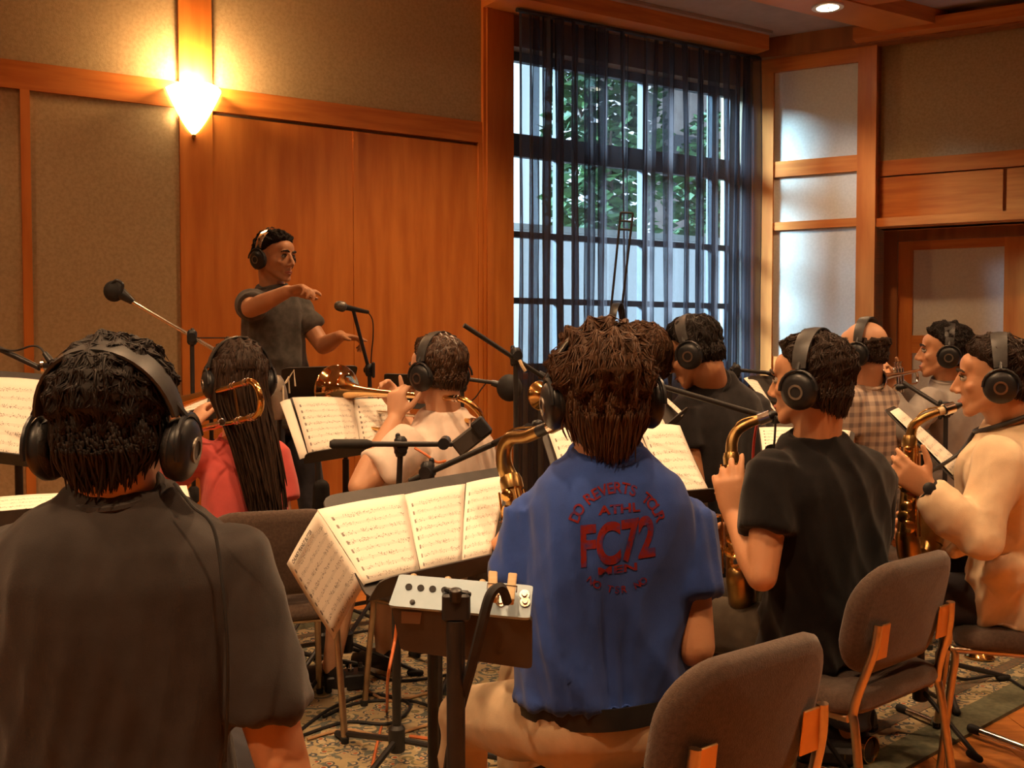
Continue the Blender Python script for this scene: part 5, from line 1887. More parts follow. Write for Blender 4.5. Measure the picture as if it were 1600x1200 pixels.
def sax(mp, neck, body, bow, bell_top, bell_dir, label, r0=0.013, r1=0.042, bell_r=0.068, m=BRASSD, seed=0, neck_r=0.012, ligature=True):
    """mp: two mouthpiece points; neck: points of the crook; body: top and bottom; bow: way points of the bend; bell"""
    root = empty('saxophone', body[1], label=label, cat='saxophone', group='saxophones')
    a, b_ = mp
    d = (b_ - a).normalized()
    MB().tube([a, lerp(a, b_, 0.25), lerp(a, b_, 0.6), b_], [0.006, 0.011, 0.0135, 0.0145], 14).build('mouthpiece', BLACKP, root)
    lg_ = MB().lathe(lerp(a, b_, 0.42), d, [(0, 0.0135), (0, 0.0165), (0.032, 0.0175), (0.032, 0.0145)], 18).build('ligature', SILVER if ligature else BLACKP, root)
    MB().lathe(b_ - d * 0.005, d, [(0, 0.0125), (0.004, 0.0125), (0.022, 0.0120)], 14).build('cork', PEG, root)
    nk = catmull([b_ - d * 0.01] + neck, 6)
    MB().tube(nk, [lerp(neck_r, r0 + 0.004, i / (len(nk) - 1)) for i in range(len(nk))], 16).build('neck', BRASS if m is BRASS else m, root)
    bd = (body[1] - body[0]).normalized()
    L = (body[1] - body[0]).length
    MB().lathe(body[0], bd, [(-0.012, r0 + 0.006), (0.0, r0 + 0.010), (0.022, r0 + 0.010), (0.024, r0 + 0.004), (L * 0.5, lerp(r0, r1, 0.5)), (L, r1)], 22).build('body_tube', m, root)
    bw = catmull([body[1] - bd * 0.02, body[1]] + bow, 7)
    MB().tube(bw, [lerp(r1, r1 * 1.18, i / (len(bw) - 1)) for i in range(len(bw))], 20).build('bow', m, root)
    e = bw[-1]
    bdv = Vector(bell_dir).normalized()
    H_ = (bell_top - e).length
    pf = [(0, 1.18 * r1), (0.35, 1.25 * r1), (0.65, 1.32 * r1), (0.85, 0.5 * (1.4 * r1 + bell_r)), (0.96, bell_r * 0.95), (1.0, bell_r), (1.0, bell_r - 0.002), (0.93, bell_r * 0.88), (0.80, 1.3 * r1), (0.4, 1.1 * r1)]
    x, y, _ = frame_from((bell_top - e).normalized())
    mb = MB()
    rings = []
    for h, rr in pf:
        c = lerp(e, bell_top, h)
        rings.append([c + (x * math.cos(2 * PI * j / 28) + y * math.sin(2 * PI * j / 28)) * rr for j in range(28)])
    mb.loft(rings, cap=False).build('bell', m, root, smooth='full')
    # key work: pad cups, rods and posts down the tube
    x, y, _ = frame_from(bd, Vector((0, -1, 0)))
    keyr = random.Random(seed)
    for k in range(9):
        h = L * (0.10 + 0.095 * k)
        ang = 0.5 + 0.25 * math.sin(k * 2.1)
        dv = (y * math.cos(ang) + x * math.sin(ang))
        rr = lerp(r0 + 0.004, r1, h / L)
        p = body[0] + bd * h + dv * (rr + 0.004)
        MB().lathe(p, dv, [(0, rr * 0.62), (0.007, rr * 0.62), (0.009, rr * 0.45), (0.010, rr * 0.2)], 16).build('key_cup', BRASS, root)
    for k, ang in enumerate((-0.6, -0.25, 1.6, -2.2)):
        dv = (y * math.cos(ang) + x * math.sin(ang))
        MB().tube([body[0] + bd * (L * 0.06) + dv * (r0 + 0.016), body[0] + bd * (L * 0.95) + dv * (r1 + 0.010)], 0.0028, 6).build('key_rod', BRASS, root)
    for k in range(4):
        h = L * (0.12 + 0.12 * k)
        dv = (x * (1 if k % 2 else -1))
        p = body[0] + bd * h + dv * (lerp(r0, r1, h / L) + 0.022)
        MB().capsule(p - dv * 0.012, p + dv * 0.006, 0.0035, 0.006, 8).build('side_key', SILVER, root)
    ot = catmull([nk[2] + V(0, 0, 0.012), nk[len(nk) // 2] + V(0, 0, 0.022), nk[-2] + (nk[-2] - bw[-1]).normalized() * 0.02], 4)
    MB().tube(ot, 0.0026, 6).build('octave_key', m, root)
    return root


sax((P(898, 650, 2.31), P(842, 674, 2.40)), [P(823, 682, 2.44), P(800, 684, 2.475), P(788, 700, 2.49), P(788, 726, 2.495), P(797, 748, 2.49)], (P(798, 750, 2.49), P(850, 1015, 2.36)),
    [P(862, 1050, 2.40), P(858, 1050, 2.50), P(846, 1020, 2.55)], P(830, 930, 2.58), (0, 0.3, 1), 'aged brass saxophone curving up left of the man in blue', r0=0.017, r1=0.045, neck_r=0.014, m=BRASSD, seed=1)
sax((P(1216, 645, 2.93), P(1186, 656, 2.95)), [P(1170, 662, 2.96), P(1152, 673, 2.965), P(1144, 690, 2.96), P(1143, 712, 2.95)], (P(1143, 714, 2.95), P(1156, 905, 2.88)),
    [P(1160, 938, 2.92), P(1160, 940, 3.03), P(1158, 905, 3.08)], P(1155, 742, 3.14), (0, 0.2, 1), 'aged brass saxophone played by the man in black t-shirt', r0=0.014, r1=0.036, bell_r=0.068, m=BRASSD, seed=2)
sax((P(1502, 632, 3.10), P(1474, 641, 3.09)), [P(1460, 646, 3.09), P(1440, 655, 3.09), P(1427, 666, 3.10), P(1422, 685, 3.10)], (P(1421, 687, 3.10), P(1418, 845, 3.06)),
    [P(1424, 872, 3.07), P(1443, 872, 3.10), P(1452, 850, 3.12)], P(1460, 775, 3.18), (0.1, 0.2, 1), 'brass saxophone played by the man in the cream shirt', r0=0.012, r1=0.032, bell_r=0.056, m=BRASSD, seed=3, neck_r=0.010)
sax((P(240, 900, 2.0), P(255, 915, 2.04)), [P(275, 925, 2.06), P(300, 940, 2.08), P(318, 965, 2.08), P(325, 990, 2.06)], (P(326, 992, 2.06), P(352, 1290, 1.96)),
    [P(360, 1330, 1.98), P(362, 1330, 2.08), P(366, 1290, 2.12)], P(372, 1130, 2.16), (0, 0.3, 1), 'brass saxophone glinting between the arm and side of the man in dark grey', r0=0.016, r1=0.040, m=BRASS, seed=4)


# ------------------------------------------------------------------ microphones and stands
def boom_stand(base, top, A, B, label, chromeboom=False, rot=0.3, grip=True, base_m=BLACKM, pole_r=0.011, L=0.30):
    """pole from the floor at base (x, y) up to top; boom from A (weighted end) to B"""
    x, y = base
    root = empty('microphone_stand', (x, y, 0), label=label, cat='microphone stand', group='black microphone stands')
    MB().tube([(x, y, 0.10), (x, y, min(0.75, top.z - 0.25))], pole_r + 0.003, 12).build('lower_tube', base_m, root)
    MB().tube([(x, y, min(0.70, top.z - 0.3)), top], pole_r - 0.002, 10).build('upper_tube', base_m, root)
    MB().lathe((x, y, min(0.75, top.z - 0.25) - 0.05), (0, 0, 1), [(0, 0.015), (0.005, 0.021), (0.055, 0.021), (0.065, 0.013)], 14).build('height_clutch', RUBBER, root)
    tripod_base(root, x, y, 0.13, L, base_m, rot)
    if A is not None:
        d = (B - A).normalized()
        MB().tube([A, B], 0.0085, 10).build('boom', CHROME if chromeboom else BLACKM, root)
        cl = MB().lathe(top - V(0, 0, 0.03), (0, 0, 1), [(0, 0.014), (0.01, 0.020), (0.05, 0.020), (0.06, 0.012)], 14)
        s_ = d.cross(V(0, 0, 1)).normalized()
        cl.lathe(top - s_ * 0.022, s_, [(0, 0.018), (0.044, 0.018)], 14)
        cl.build('boom_clutch', BLACKP, root)
        MB().capsule(top - s_ * 0.03 - V(0, 0, 0.03), top - s_ * 0.03 + V(0, 0, 0.03), 0.008, 0.008, 8).build('wing_knob', BLACKP, root)
        if grip:
            MB().tube([A - d * 0.01, A, A + d * 0.10, A + d * 0.115], [0.010, 0.015, 0.015, 0.010], 12).build('counterweight_grip', RUBBER, root)
    return root


def dyn_mic(tail, head, label, r=0.012, hr=0.024, headm=None, grp='microphones'):
    d = (head - tail).normalized()
    L = (head - tail).length
    root = empty('microphone', tail, label=label, cat='microphone', group=grp)
    MB().lathe(tail, d, [(0, r * 0.7), (0.004, r * 0.85), (L * 0.75, r * 1.25), (L * 0.80, r * 1.5)], 16).build('handle', BLACKP, root)
    MB().lathe(head, d, [(-hr * 1.3, r * 1.4), (-hr * 1.0, hr * 0.92), (-hr * 0.75, hr * 1.0), (-hr * 0.65, hr * 1.0), (0, hr * 0.98), (hr * 0.5, hr * 0.80), (hr * 0.8, hr * 0.5), (hr * 0.9, hr * 0.05)], 20).build('grille', headm or mat('mic_grille', (0.22, 0.20, 0.18), 0.45, 0.6, col2=(0.10, 0.09, 0.08), scale=400), root)
    return root


# M1 tall chrome boom with the big black clip at its left end
c1 = P(300, 527, 4.2)
boom_stand((c1.x, c1.y), c1, P(205, 470, 4.15), P(353, 557, 4.23), 'tall boom microphone stand with chrome boom behind the woman in pink', True, grip=False)
mh = empty('microphone', P(190, 458, 4.15), label='black microphone clipped to the high left end of the chrome boom', cat='microphone', group='microphones')
MB().tube([P(208, 472, 4.15), P(190, 459, 4.14), P(183, 455, 4.14)], [0.012, 0.024, 0.026], 14).build('mic_body', BLACKP, mh)
MB().ball(P(178, 455, 4.14), (0.040, 0.035, 0.042)).build('foam_cover', RUBBER, mh)
MB().tube(catmull([P(172, 446, 4.12), P(182, 438, 4.12), P(192, 445, 4.12), P(188, 458, 4.12)], 5), 0.006, 8).build('clip_loop', BLACKP, mh)
cable('thin black cable looping from the chrome boom over the head of the woman in pink', [P(303, 528, 4.2), P(345, 528, 4.2), P(385, 529, 4.15), P(405, 538, 4.12), P(420, 560, 4.1)])
# spider shock mount with a pale condenser mic
sm = empty('microphone', P(437, 640, 4.1), label='pale condenser microphone in a spider shock mount right of the woman in pink', cat='microphone', group='microphones')
MB().lathe(P(441, 655, 4.1), (P(430, 580, 4.1) - P(441, 655, 4.1)), [(0, 0.030), (0.01, 0.036), (0.11, 0.034), (0.15, 0.028), (0.17, 0.018), (0.175, 0.004)], 20).build('mic_body', mat('taupe_mic_metal', (0.24, 0.20, 0.16), 0.4, 0.4, col2=(0.28, 0.235, 0.19), scale=30), sm)
for k in range(6):
    a = 2 * PI * k / 6
    c = P(434, 604, 4.1)
    o_ = V(math.cos(a) * 0.055, math.sin(a) * 0.05, 0.03 * math.sin(a * 2 + 1))
    MB().tube([c + o_ * 0.6, c + o_ * 1.15 + V(0, 0, 0.035), c + o_ * 1.25 - V(0, 0, 0.03)], 0.0035, 6).build('shock_arm', mat('cream_plastic', (0.60, 0.50, 0.36), 0.5, col2=(0.64, 0.54, 0.40), scale=20), sm)
MB().tube([P(437, 655, 4.1), P(437, 700, 4.14), V(P(437, 700, 4.16).x, 4.16, 0.2)], 0.010, 8).build('mount_post', BLACKM, sm)
x_, y_ = P(437, 700, 4.16).x, 4.16
boom_stand((x_, y_), P(437, 705, 4.16), None, None, 'low microphone stand carrying the pale condenser microphone')
# M2 left edge
c2 = P(-30, 530, 3.1)
boom_stand((c2.x, c2.y), c2, P(-70, 512, 3.1), P(62, 575, 3.0), 'boom microphone stand entering at the left edge', grip=False)
m2 = dyn_mic(P(62, 572, 3.0), P(96, 571, 2.95), 'small silver microphone in a shock mount left of the dark grey t-shirt', 0.010, 0.016, SILVER)
MB().lathe(P(68, 574, 3.0), (1, 0.1, 0.1), [(0, 0.024), (0, 0.027), (0.008, 0.027), (0.008, 0.024)], 18, cap=False).build('shock_ring', SILVER, m2)
cable('black cable drooping to the small silver microphone at left', [P(-15, 541, 3.05), P(20, 548, 3.02), P(48, 541, 3.0), P(62, 543, 2.98), P(72, 556, 2.97)])
MB().tube([P(70, 552, 2.97), P(80, 565, 2.96)], [0.008, 0.011], 10).build('cable_plug', BLACKP, m2)
# M3 conductor's talkback mic
c3 = P(553, 492, 4.9)
st = boom_stand((P(579, 600, 4.95).x, 4.95), P(577, 578, 4.95), P(577, 580, 4.95), P(552, 485, 4.88), 'black microphone stand in front of the conductor', grip=False)
dyn_mic(P(576, 488, 4.92), P(530, 478, 4.84), 'black vocal microphone with grey grille in front of the conductor', 0.011, 0.025)
cable('black cable hanging from the vocal microphone in front of the conductor', [P(575, 488, 4.92), P(582, 500, 4.93), P(583, 525, 4.94), P(580, 560, 4.96), P(580, 600, 4.98), P(585, 640, 5.0)])
# M4 boom across the middle
c4 = P(806, 556, 3.7)
boom_stand((c4.x, c4.y), c4, P(725, 508, 3.62), P(868, 602, 3.75), 'boom microphone stand in front of the left edge of the curtain', grip=False)
dyn_mic(P(842, 582, 3.74), P(880, 606, 3.76), 'slim black microphone on the boom by the brown hair of the man in blue', 0.011, 0.014, BLACKP)
cable('pale cable tie hanging from the boom by the curtain', [P(812, 563, 3.66), P(816, 572, 3.65), P(821, 580, 3.65)], PEG, 0.006)
# M5 T-shaped boom in front of the white shirt
c5 = P(626, 697, 3.18)
boom_stand((P(619, 900, 3.2).x, 3.2), c5, P(521, 694, 3.08), P(706, 694, 3.22), 'boom microphone stand crossing in front of the man in the white shirt', rot=0.15, L=0.36)
mc = empty('microphone', P(705, 700, 3.22), label='flat black microphone tilted up on the boom before the white shirt', cat='microphone', group='microphones')
R_ = Matrix.Rotation(math.radians(-38), 3, 'Y')
MB().rbox(P(737, 683, 3.24), (0.125, 0.05, 0.055), 0.008, R_).build('mic_body', mat('dark_grey_plastic', (0.05, 0.042, 0.036), 0.5, col2=(0.06, 0.05, 0.044), scale=30), mc)
MB().rbox(P(752, 668, 3.22), (0.045, 0.052, 0.060), 0.008, R_).build('grille', BLACKP, mc)
MB().lathe(P(693, 694, 3.16), (0, 1, 0), [(0, 0.018), (0.10, 0.018)], 14).build('mount_knob', BLACKP, mc)
cable('orange cable looping below the flat black microphone', [P(648, 700, 3.17), P(665, 710, 3.15), P(682, 722, 3.15), P(697, 720, 3.16)], mat('orange_cable', (0.55, 0.14, 0.04), 0.5, col2=(0.6, 0.17, 0.05), scale=20), 0.004)
# M8 boom reaching the saxophone of the man in blue
c8 = P(668, 738, 2.90)
boom_stand((P(684, 1100, 2.92).x, 2.92), c8, P(640, 752, 2.92), P(779, 690, 2.84), 'boom microphone stand reaching from the bright chart to the saxophone of the man in blue', grip=False, rot=0.7)
dyn_mic(P(770, 693, 2.84), P(842, 662, 2.66), 'slim black microphone pointing at the neck of the nearest saxophone', 0.009, 0.011, BLACKP)
# M6 round mic by the curtain
c6 = P(722, 592, 4.2)
boom_stand((c6.x, c6.y), P(722, 600, 4.2), P(712, 590, 4.2), P(772, 598, 4.2), 'microphone stand right of the brown-haired trombonist in white', grip=False)
m6 = empty('microphone', P(795, 606, 4.2), label='round black foam microphone at the bottom left corner of the curtain', cat='microphone', group='microphones')
MB().ball(P(796, 606, 4.2), (0.052, 0.05, 0.055)).build('foam_ball', RUBBER, m6)
MB().tube([P(768, 598, 4.2), P(784, 602, 4.2)], [0.012, 0.016], 12).build('mic_body', BLACKP, m6)
cable('black cable sagging below the round foam microphone', [P(760, 598, 4.2), P(752, 608, 4.2), P(742, 622, 4.2), P(728, 632, 4.2)])
# M7 olive boom in front of the faded black tee
c7 = P(985, 592, 3.0)
boom_stand((c7.x, c7.y), c7, P(960, 582, 3.02), P(1192, 650, 2.98), 'boom microphone stand crossing in front of the man in faded black t-shirt', grip=False)
dyn_mic(P(1192, 650, 2.98), P(1215, 656, 2.99), 'small black microphone near the mouthpiece of the saxophonist in black', 0.010, 0.012, BLACKP)
cable('thin red cable beside the saxophone of the man in black', [P(1183, 662, 2.98), P(1178, 690, 2.99), P(1176, 725, 3.0)], mat('red_cable', (0.45, 0.03, 0.02), 0.5, col2=(0.5, 0.04, 0.03), scale=20), 0.004)
cable('thin black cable hanging in front of the cheek of the saxophonist in black', [P(1212, 650, 2.75), P(1210, 690, 2.76), P(1204, 735, 2.8)], r=0.003)
# M9, M10
c9 = P(1478, 640, 4.0)
boom_stand((c9.x, c9.y), c9, P(1488, 646, 3.98), P(1412, 598, 4.2), 'bluish boom microphone stand under the silver trumpet', grip=False)
dyn_mic(P(1420, 603, 4.18), P(1400, 606, 4.26), 'short microphone under the silver trumpet', 0.010, 0.015, SILVER)
c10 = P(1150, 580, 4.5)
boom_stand((c10.x, c10.y), c10, P(1140, 577, 4.5), P(1205, 583, 4.5), 'microphone boom behind the man in faded black t-shirt', grip=False)
dyn_mic(P(1196, 582, 4.5), P(1216, 586, 4.48), 'silver-ringed microphone at the lower edge of the bluish wall panel', 0.010, 0.014, SILVER)
c11 = P(1047, 610, 4.3)
boom_stand((c11.x, c11.y), P(1047, 600, 4.3), None, None, 'low microphone stand under the chin of the man in faded black')
dyn_mic(P(1047, 600, 4.3), P(1047, 572, 4.28), 'small upright black microphone under the chin of the man in faded black', 0.010, 0.013, BLACKP)
# low foam microphone left of the bright chart
x_, y_ = P(502, 790, 4.25).x, 4.25
boom_stand((x_, y_), P(502, 800, 4.25), None, None, 'low microphone stand left of the bright chart')
m12 = empty('microphone', P(502, 805, 4.25), label='long black foam-covered microphone standing upright behind the bright chart', cat='microphone', group='microphones')
MB().capsule(P(502, 800, 4.25), P(502, 762, 4.25), 0.038, 0.034, 16).build('foam_cover', RUBBER, m12)
MB().tube([P(502, 806, 4.25), P(502, 825, 4.25)], 0.012, 10).build('mic_body', BLACKP, m12)
# tall thin stand before the curtain with a pair of headphones on it
tsx = P(962, 520, 6.2)
ts = empty('tall_stand', (tsx.x, 6.2, 0), label='tall thin metal stand with a ladder-like top in front of the curtain', cat='stand')
for p0, p1_ in (((970, 332), (952, 510)), ((989, 333), (968, 512))):
    e0, e1x = P(p0[0], p0[1], 6.2), P(p1_[0], p1_[1], 6.2)
    MB().tube([e0, e1x, V(e1x.x, 6.2, 0.01)], 0.007, 8).build('upright', BLACKM, ts)
for yy in (332, 345, 358):
    MB().tube([P(970 - (yy - 332) * 0.1, yy, 6.2), P(989 - (yy - 332) * 0.1, yy + 1, 6.2)], 0.006, 8).build('crossbar', BLACKM, ts)
for a in (0.4, 2.5, 4.6):
    MB().tube([V(tsx.x, 6.2, 0.25), V(tsx.x + 0.25 * math.cos(a), 6.2 + 0.25 * math.sin(a), 0.012)], 0.008, 8).build('leg', BLACKM, ts)
hpx = copy_tree(HP0)
tag(hpx, 'black headphones hanging on the tall thin stand before the curtain', 'headphones', 'studio headphones worn by the players')
set_matrix(hpx, Matrix.Translation(P(962, 512, 6.15)) @ Matrix.Rotation(1.2, 4, 'Z'))

# ------------------------------------------------------------------ headphone mixer on its stand
mxq = planar([P(624, 897, 1.745), P(833, 915, 1.725), P(828, 966, 1.69), P(607, 946, 1.71)])
mxr = empty('headphone_mixer', P(715, 960, 1.7), label='grey metal headphone mixer clamped to a stand beside the man in blue', cat='mixer')
mn = qnormal(mxq)
prism(MB(), round_quad(mxq, 0.05), 0.010, mn).build('back_panel', ALU, mxr, smooth=False)
for k in range(5):
    p = bil(mxq, 0.10 + 0.088 * k, 0.62)
    j = MB().lathe(p, mn, [(-0.001, 0.0058), (0.0015, 0.0058), (0.0015, 0.0038)], 16).build('jack_socket', RUBBER, mxr)
MB().lathe(bil(mxq, 0.16, 0.16), mn, [(-0.001, 0.0045), (0.002, 0.0045), (0.003, 0.002)], 12).build('screw', BLACKM, mxr)
for k in range(3):
    p = bil(mxq, 0.10 + 0.26 * k, 1.0)
    MB().lathe(p - mn * 0.012, (p - bil(mxq, 0.10 + 0.26 * k, 0.5)), [(0, 0.006), (0.006, 0.006), (0.008, 0.003)], 12).build('volume_knob', PEG, mxr)
for u_, v_ in ((0.75, 0.62), (0.78, 0.40), (0.945, 0.68), (0.955, 0.46)):
    MB().lathe(bil(mxq, u_, v_), mn, [(-0.001, 0.0085), (0.003, 0.0085), (0.003, 0.005), (0.006, 0.004)], 14).build('connector', SILVER, mxr)
tray = [P(612, 948, 1.715), P(831, 966, 1.695), P(831, 1046, 1.715), P(626, 1016, 1.735)]
prism(MB(), round_quad(tray, 0.07), 0.012, qnormal(tray)).build('mounting_plate', mat('dark_plate', (0.045, 0.036, 0.030), 0.5, col2=(0.055, 0.044, 0.037), scale=20), mxr, smooth=False)
tq = [P(627, 955, 1.712), P(659, 957, 1.709), P(656, 975, 1.712), P(627, 974, 1.715)]
prism(MB(), tq, 0.002, qnormal(tq)).build('tape_label', mat('brown_tape', (0.13, 0.065, 0.03), 0.6, col2=(0.15, 0.075, 0.035), scale=20), mxr, smooth=False)
bx = P(712, 950, 1.66)
ms_ = empty('microphone_stand', (bx.x, bx.y, 0), label='black stand pole clamped to the grey headphone mixer', cat='microphone stand', group='black microphone stands')
MB().tube([(bx.x, bx.y, 0.10), (bx.x, bx.y, bx.z - 0.02)], 0.0150, 14).build('lower_tube', BLACKM, ms_)
MB().rbox(P(713, 947, 1.668), (0.045, 0.035, 0.045), 0.006).build('clamp_block', BLACKP, ms_)
MB().tube([P(696, 921, 1.665), P(712, 926, 1.655), P(735, 929, 1.665)], [0.004, 0.006, 0.004], 8).build('clamp_bar', BLACKP, ms_)
MB().lathe(P(712, 938, 1.655), (0, -0.2, 1), [(0, 0.010), (0.018, 0.010), (0.02, 0.006)], 12).build('clamp_knob', BLACKP, ms_)
tripod_base(ms_, bx.x, bx.y, 0.13, 0.24, BLACKM, 0.5)
for k, (pa, pb_, lab) in enumerate((((770, 896), (770, 938), 'pale wooden clothes peg on the mixer, the left one of two'), ((801, 899), (796, 941), 'pale wooden clothes peg on the mixer, the right one of two'))):
    pg = empty('clothes_peg', P(pb_[0], pb_[1], 1.66), label=lab, cat='clothes peg', group='clothes pegs on the mixer')
    a, b_ = P(pa[0], pa[1], 1.70), P(pb_[0], pb_[1], 1.665)
    d = (b_ - a).normalized()
    s_ = V(1, 0, -0.1).normalized()
    n_ = s_.cross(d).normalized()
    R_ = Matrix((s_, n_, d)).transposed()
    for q in (-1, 1):
        MB().rbox((a + b_) / 2 + n_ * (0.0048 * q), (0.0145, 0.008, (b_ - a).length), 0.002, R_).build('peg_half', PEG, pg)
    MB().tube([(a + b_) / 2 - s_ * 0.009 + n_ * 0.009, (a + b_) / 2 - s_ * 0.009 - n_ * 0.009, (a + b_) / 2 + s_ * 0.009 - n_ * 0.009, (a + b_) / 2 + s_ * 0.009 + n_ * 0.009], 0.0012, 6).build('peg_spring', CHROME, pg)
cable('thick black cable arching from the mixer down to the floor', [P(792, 940, 1.66), P(786, 922, 1.64), P(776, 919, 1.63), P(764, 935, 1.62), P(752, 980, 1.62), P(737, 1040, 1.64), P(718, 1110, 1.68), P(700, 1200, 1.74), P(690, 1330, 1.8), V(-0.20, 1.9, 0.03)], RUBBER, 0.0085)

# ------------------------------------------------------------------ things on the floor
def FP(px, py, z=0.02):
    c = Vector((0, 0, CAM_H))
    r = P(px, py, 1.0) - c
    return c + r * ((z - CAM_H) / r.z)


TAN = mat('tan_cable', (0.42, 0.25, 0.12), 0.6, col2=(0.48, 0.29, 0.14), scale=30)
ORC = MATS['orange_cable']
cable('orange cable running down the stand pole and across the carpet', [P(622, 955, 3.15), P(617, 1000, 3.16), P(606, 1060, 3.12), FP(604, 1110), FP(592, 1150), FP(578, 1215)], ORC, 0.005)
for i, (pts_, m_, lab) in enumerate((
        ([(470, 1140), (520, 1105), (580, 1085), (640, 1100), (610, 1130), (540, 1128), (470, 1150), (430, 1165)], RUBBER, 'black cable in the loose coil on the carpet, lowest loop at left'),
        ([(505, 1120), (560, 1098), (640, 1095), (700, 1112), (740, 1105)], RUBBER, 'black cable running right from the loose coil on the carpet'),
        ([(575, 1080), (610, 1095), (660, 1085), (700, 1075)], TAN, 'tan cable leading right from the black box on the carpet'),
        ([(480, 1155), (540, 1140), (600, 1150), (660, 1135), (720, 1120)], TAN, 'tan cable below the loose coil on the carpet'),
        ([(560, 1040), (600, 1060), (650, 1062), (720, 1050)], RUBBER, 'black cable above the black box on the carpet'),
        ([(640, 1150), (690, 1155), (740, 1148), (790, 1160)], ORC, 'orange cable crossing behind the mixer pole on the carpet'),
        ([(500, 980), (540, 990), (580, 985), (612, 995)], RUBBER, 'black cable lying below the hanging page'),
        ([(1500, 1010), (1470, 1030), (1500, 1060), (1560, 1055), (1600, 1075)], RUBBER, 'black cable on the carpet at the right edge'),
        ([(1240, 1120), (1232, 1150), (1245, 1185), (1270, 1190)], RUBBER, 'black cable curling beside the brass horn on the carpet'))):
    cable(lab, [FP(a, b_, 0.019) for a, b_ in pts_], m_, 0.0055)
sb = FP(540, 1080, 0)
bxr = empty('stage_box', (sb.x, sb.y, RUGH), 0.5, 'small black box with plugs and cables on the carpet', 'cable box')
MB().rbox((sb.x, sb.y, RUGH + 0.032), (0.17, 0.10, 0.06), 0.008, Matrix.Rotation(0.35, 3, 'Z')).build('case', BLACKP, bxr)
for k in range(4):
    c = Vector((sb.x, sb.y, RUGH + 0.06)) + Matrix.Rotation(0.35, 3, 'Z') @ Vector((-0.06 + 0.04 * k, 0.0, 0))
    MB().lathe(c, (0, 0, 1), [(0, 0.012), (0.016, 0.012), (0.018, 0.008), (0.034, 0.006)], 12).build('plug', BLACKM if k % 2 else CHROME, bxr)
# chrome foot of a stand at the lower right
for k, (a, b_, lab) in enumerate((((1406, 1106), (1458, 1128), 'chrome tube lying on the carpet behind the right chair'), ((1518, 1138), (1625, 1178), 'chrome tube of a stand foot at the lower right edge'))):
    rr = empty('stand_tube', FP(a[0], a[1], RUGH), label=lab, cat='stand')
    p0, p1_ = FP(a[0], a[1], RUGH + 0.013), FP(b_[0], b_[1], RUGH + 0.013)
    MB().tube([p0, p1_], 0.0125, 12).build('tube', CHROME, rr)
    MB().capsule(p0, p0 + (p1_ - p0).normalized() * 0.03, 0.016, 0.015, 10).build('end_cap', RUBBER, rr)
# brass horn on the carpet
hA, hB = FP(1236, 1128, 0.055), FP(1362, 1172, 0.055)
d = (hB - hA).normalized()
hr_ = empty('brass_horn', (hA + hB) / 2, label='brass horn with keys lying on the carpet between the chairs', cat='horn')
Lh = (hB - hA).length
MB().lathe(hA, d, [(0, 0.013), (0.03, 0.016), (Lh * 0.55, 0.020), (Lh * 0.8, 0.030), (Lh * 0.94, 0.040), (Lh, 0.043), (Lh, 0.040), (Lh * 0.85, 0.028)], 24, cap=False).build('horn_tube', BRASSB, hr_)
MB().lathe(hA, d, [(-0.07, 0.007), (-0.05, 0.012), (0, 0.014)], 16).build('horn_end', CHROME, hr_)
for k in range(6):
    p = hA + d * (0.06 + (Lh - 0.14) / 6 * k) + V(0, 0, 0.022)
    MB().lathe(p, (0, -0.2, 1), [(0, 0.012), (0.006, 0.012), (0.008, 0.006)], 12).build('key_cup', BRASSB, hr_)
MB().tube([hA + d * 0.04 + V(0.02, -0.02, 0.018), hB - d * 0.06 + V(0.02, -0.02, 0.025)], 0.004, 8).build('key_rod', BRASS, hr_)
# dark bag-like case beneath it
cs = FP(1292, 1195, 0)
cr = empty('small_case', (cs.x, cs.y, RUGH), label='small dark case with gold-coloured fittings on the carpet below the brass horn', cat='case')
MB().rbox((cs.x, cs.y, RUGH + 0.03), (0.17, 0.10, 0.058), 0.02, Matrix.Rotation(-0.2, 3, 'Z')).build('case_body', PADM, cr)
for k in (-1, 1):
    MB().rbox((cs.x + 0.045 * k, cs.y - 0.055, RUGH + 0.035), (0.02, 0.008, 0.02), 0.003).build('latch', BRASS, cr)
# trumpet standing on its bell
tb = FP(1531, 1028, RUGH)
trumpet(tb + V(0, 0, 0.002), tb + V(0.015, 0.02, 0.44), (0.3, -1, 0), 'brass trumpet standing upright on its bell on the carpet at right')

# ------------------------------------------------------------------ red print on the blue t-shirt
PRINT = mat('faded_red_print', (0.17, 0.018, 0.016), 0.9, col2=(0.06, 0.03, 0.10), scale=70, ramp=(0.46, 0.66), spec=0.05)
shirt5 = [c for c in P5_ROOT.children if c.name.startswith('shirt')][0]
Mw = wm(P5_ROOT)
bvh = BVHTree.FromPolygons([Mw @ v.co for v in shirt5.data.vertices], [tuple(p.vertices) for p in shirt5.data.polygons])


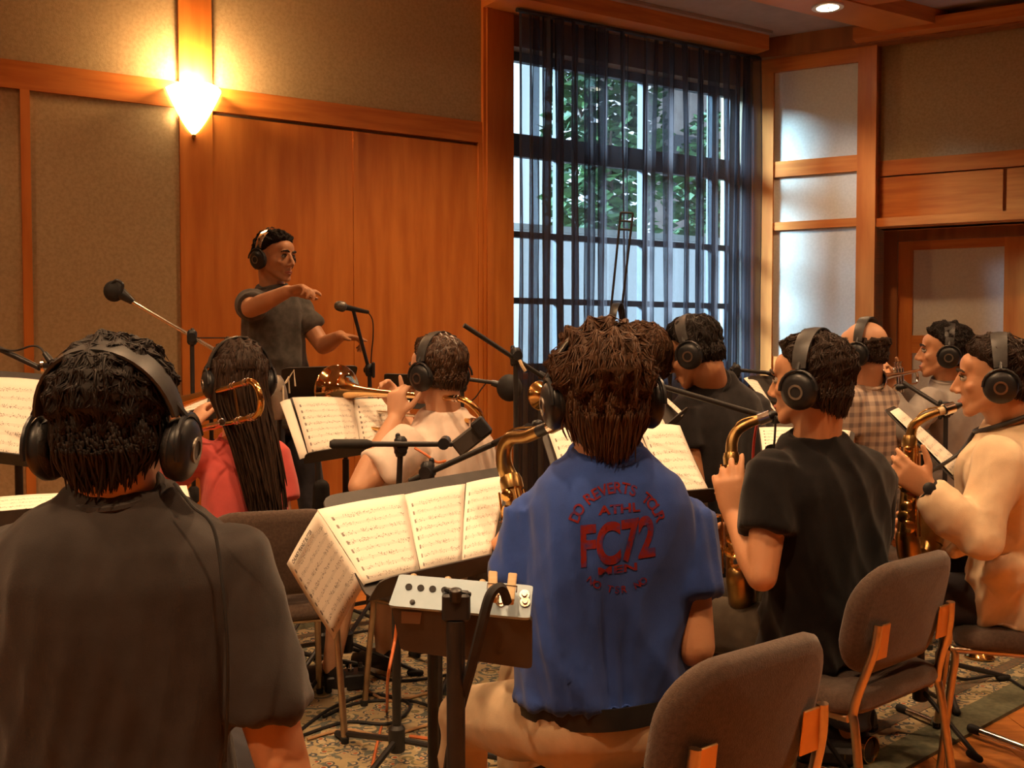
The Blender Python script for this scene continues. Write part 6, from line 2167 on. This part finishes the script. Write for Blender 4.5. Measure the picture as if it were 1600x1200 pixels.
def print_on(vs, fs, fn, name):
    """fn maps text coordinates to a photo pixel; the print is pressed on to the back of the shirt"""
    out, keep = [], []
    for v in vs:
        px, py = fn(v.x, v.y)
        o = P(px, py, 1.75)
        d = Vector((0, 1, 0)) * 0.9 + (o - Vector((0, 0, CAM_H))).normalized() * 0.1
        hit, nrm, _, _ = bvh.ray_cast(o, d.normalized(), 1.0)
        keep.append(hit is not None)
        if hit is not None and nrm.dot(d) > 0:
            nrm = -nrm
        out.append((hit + nrm * 0.0014) if hit is not None else o)
    mb = MB()
    mb.add(out, [f for f in fs if all(keep[i] for i in f)])
    o = mb.build(name, PRINT, shirt5, smooth='full')
    return o


def bbox(vs):
    return min(v.x for v in vs), max(v.x for v in vs), min(v.y for v in vs), max(v.y for v in vs)


vs, fs = textmesh('FC72', 1.0, 0.035, 0.07)
x0_, x1_, y0_, y1_ = bbox(vs)
pr = print_on(vs, fs, lambda x, y: (917 + (x - x0_) / (x1_ - x0_) * 131, (884 - 14 * (x - x0_) / (x1_ - x0_)) - ((y - y0_) / (y1_ - y0_) - 0.5) * 73), 'back_print')
tag(pr, 'red FC72 lettering on the back')


def arc_text(s_, a0, a1, cx, cy, rx, ry, h, flip=1):
    """letters along an arc; angles in degrees, 90 = top"""
    n_ = len(s_)
    for i, chh in enumerate(s_):
        if chh == ' ':
            continue
        a = math.radians(lerp(a0, a1, i / max(1, n_ - 1)))
        vs_, fs_ = textmesh(chh, 1.0, 0.02, 0.16)
        bx0, bx1, by0, by1 = bbox(vs_)
        mx_, my_ = (bx0 + bx1) / 2, (by0 + by1) / 2
        rot = (a - PI / 2) if flip > 0 else (a + PI / 2)

        def fn(x, y):
            X, Y = (x - mx_) * h, (y - my_) * h
            return cx + rx * math.cos(a) + X * math.cos(rot) - Y * math.sin(rot), cy - ry * math.sin(a) - (X * math.sin(rot) + Y * math.cos(rot))
        yield vs_, fs_, fn


for args in (('DO REVERTS TOUR', 158, 18, 982, 862, 79, 74, 25, 1), ('NO TSR NO', 232, 300, 985, 875, 82, 82, 17, -1)):
    for vs_, fs_, fn in arc_text(*args):
        print_on(vs_, fs_, fn, 'arc_letter')
for t_, x0p, x1p, yc, h_ in (('ATHL', 948, 1022, 824, 15), ('MEN', 946, 1015, 924, 13)):
    vs_, fs_ = textmesh(t_, 1.0, 0.03, 0.16)
    a_, b_, c_, d_ = bbox(vs_)
    print_on(vs_, fs_, lambda x, y: (lerp(x0p, x1p, (x - a_) / (b_ - a_)), yc - ((y - c_) / (d_ - c_) - 0.5) * h_ - 4 * (x - a_) / (b_ - a_)), 'small_print')
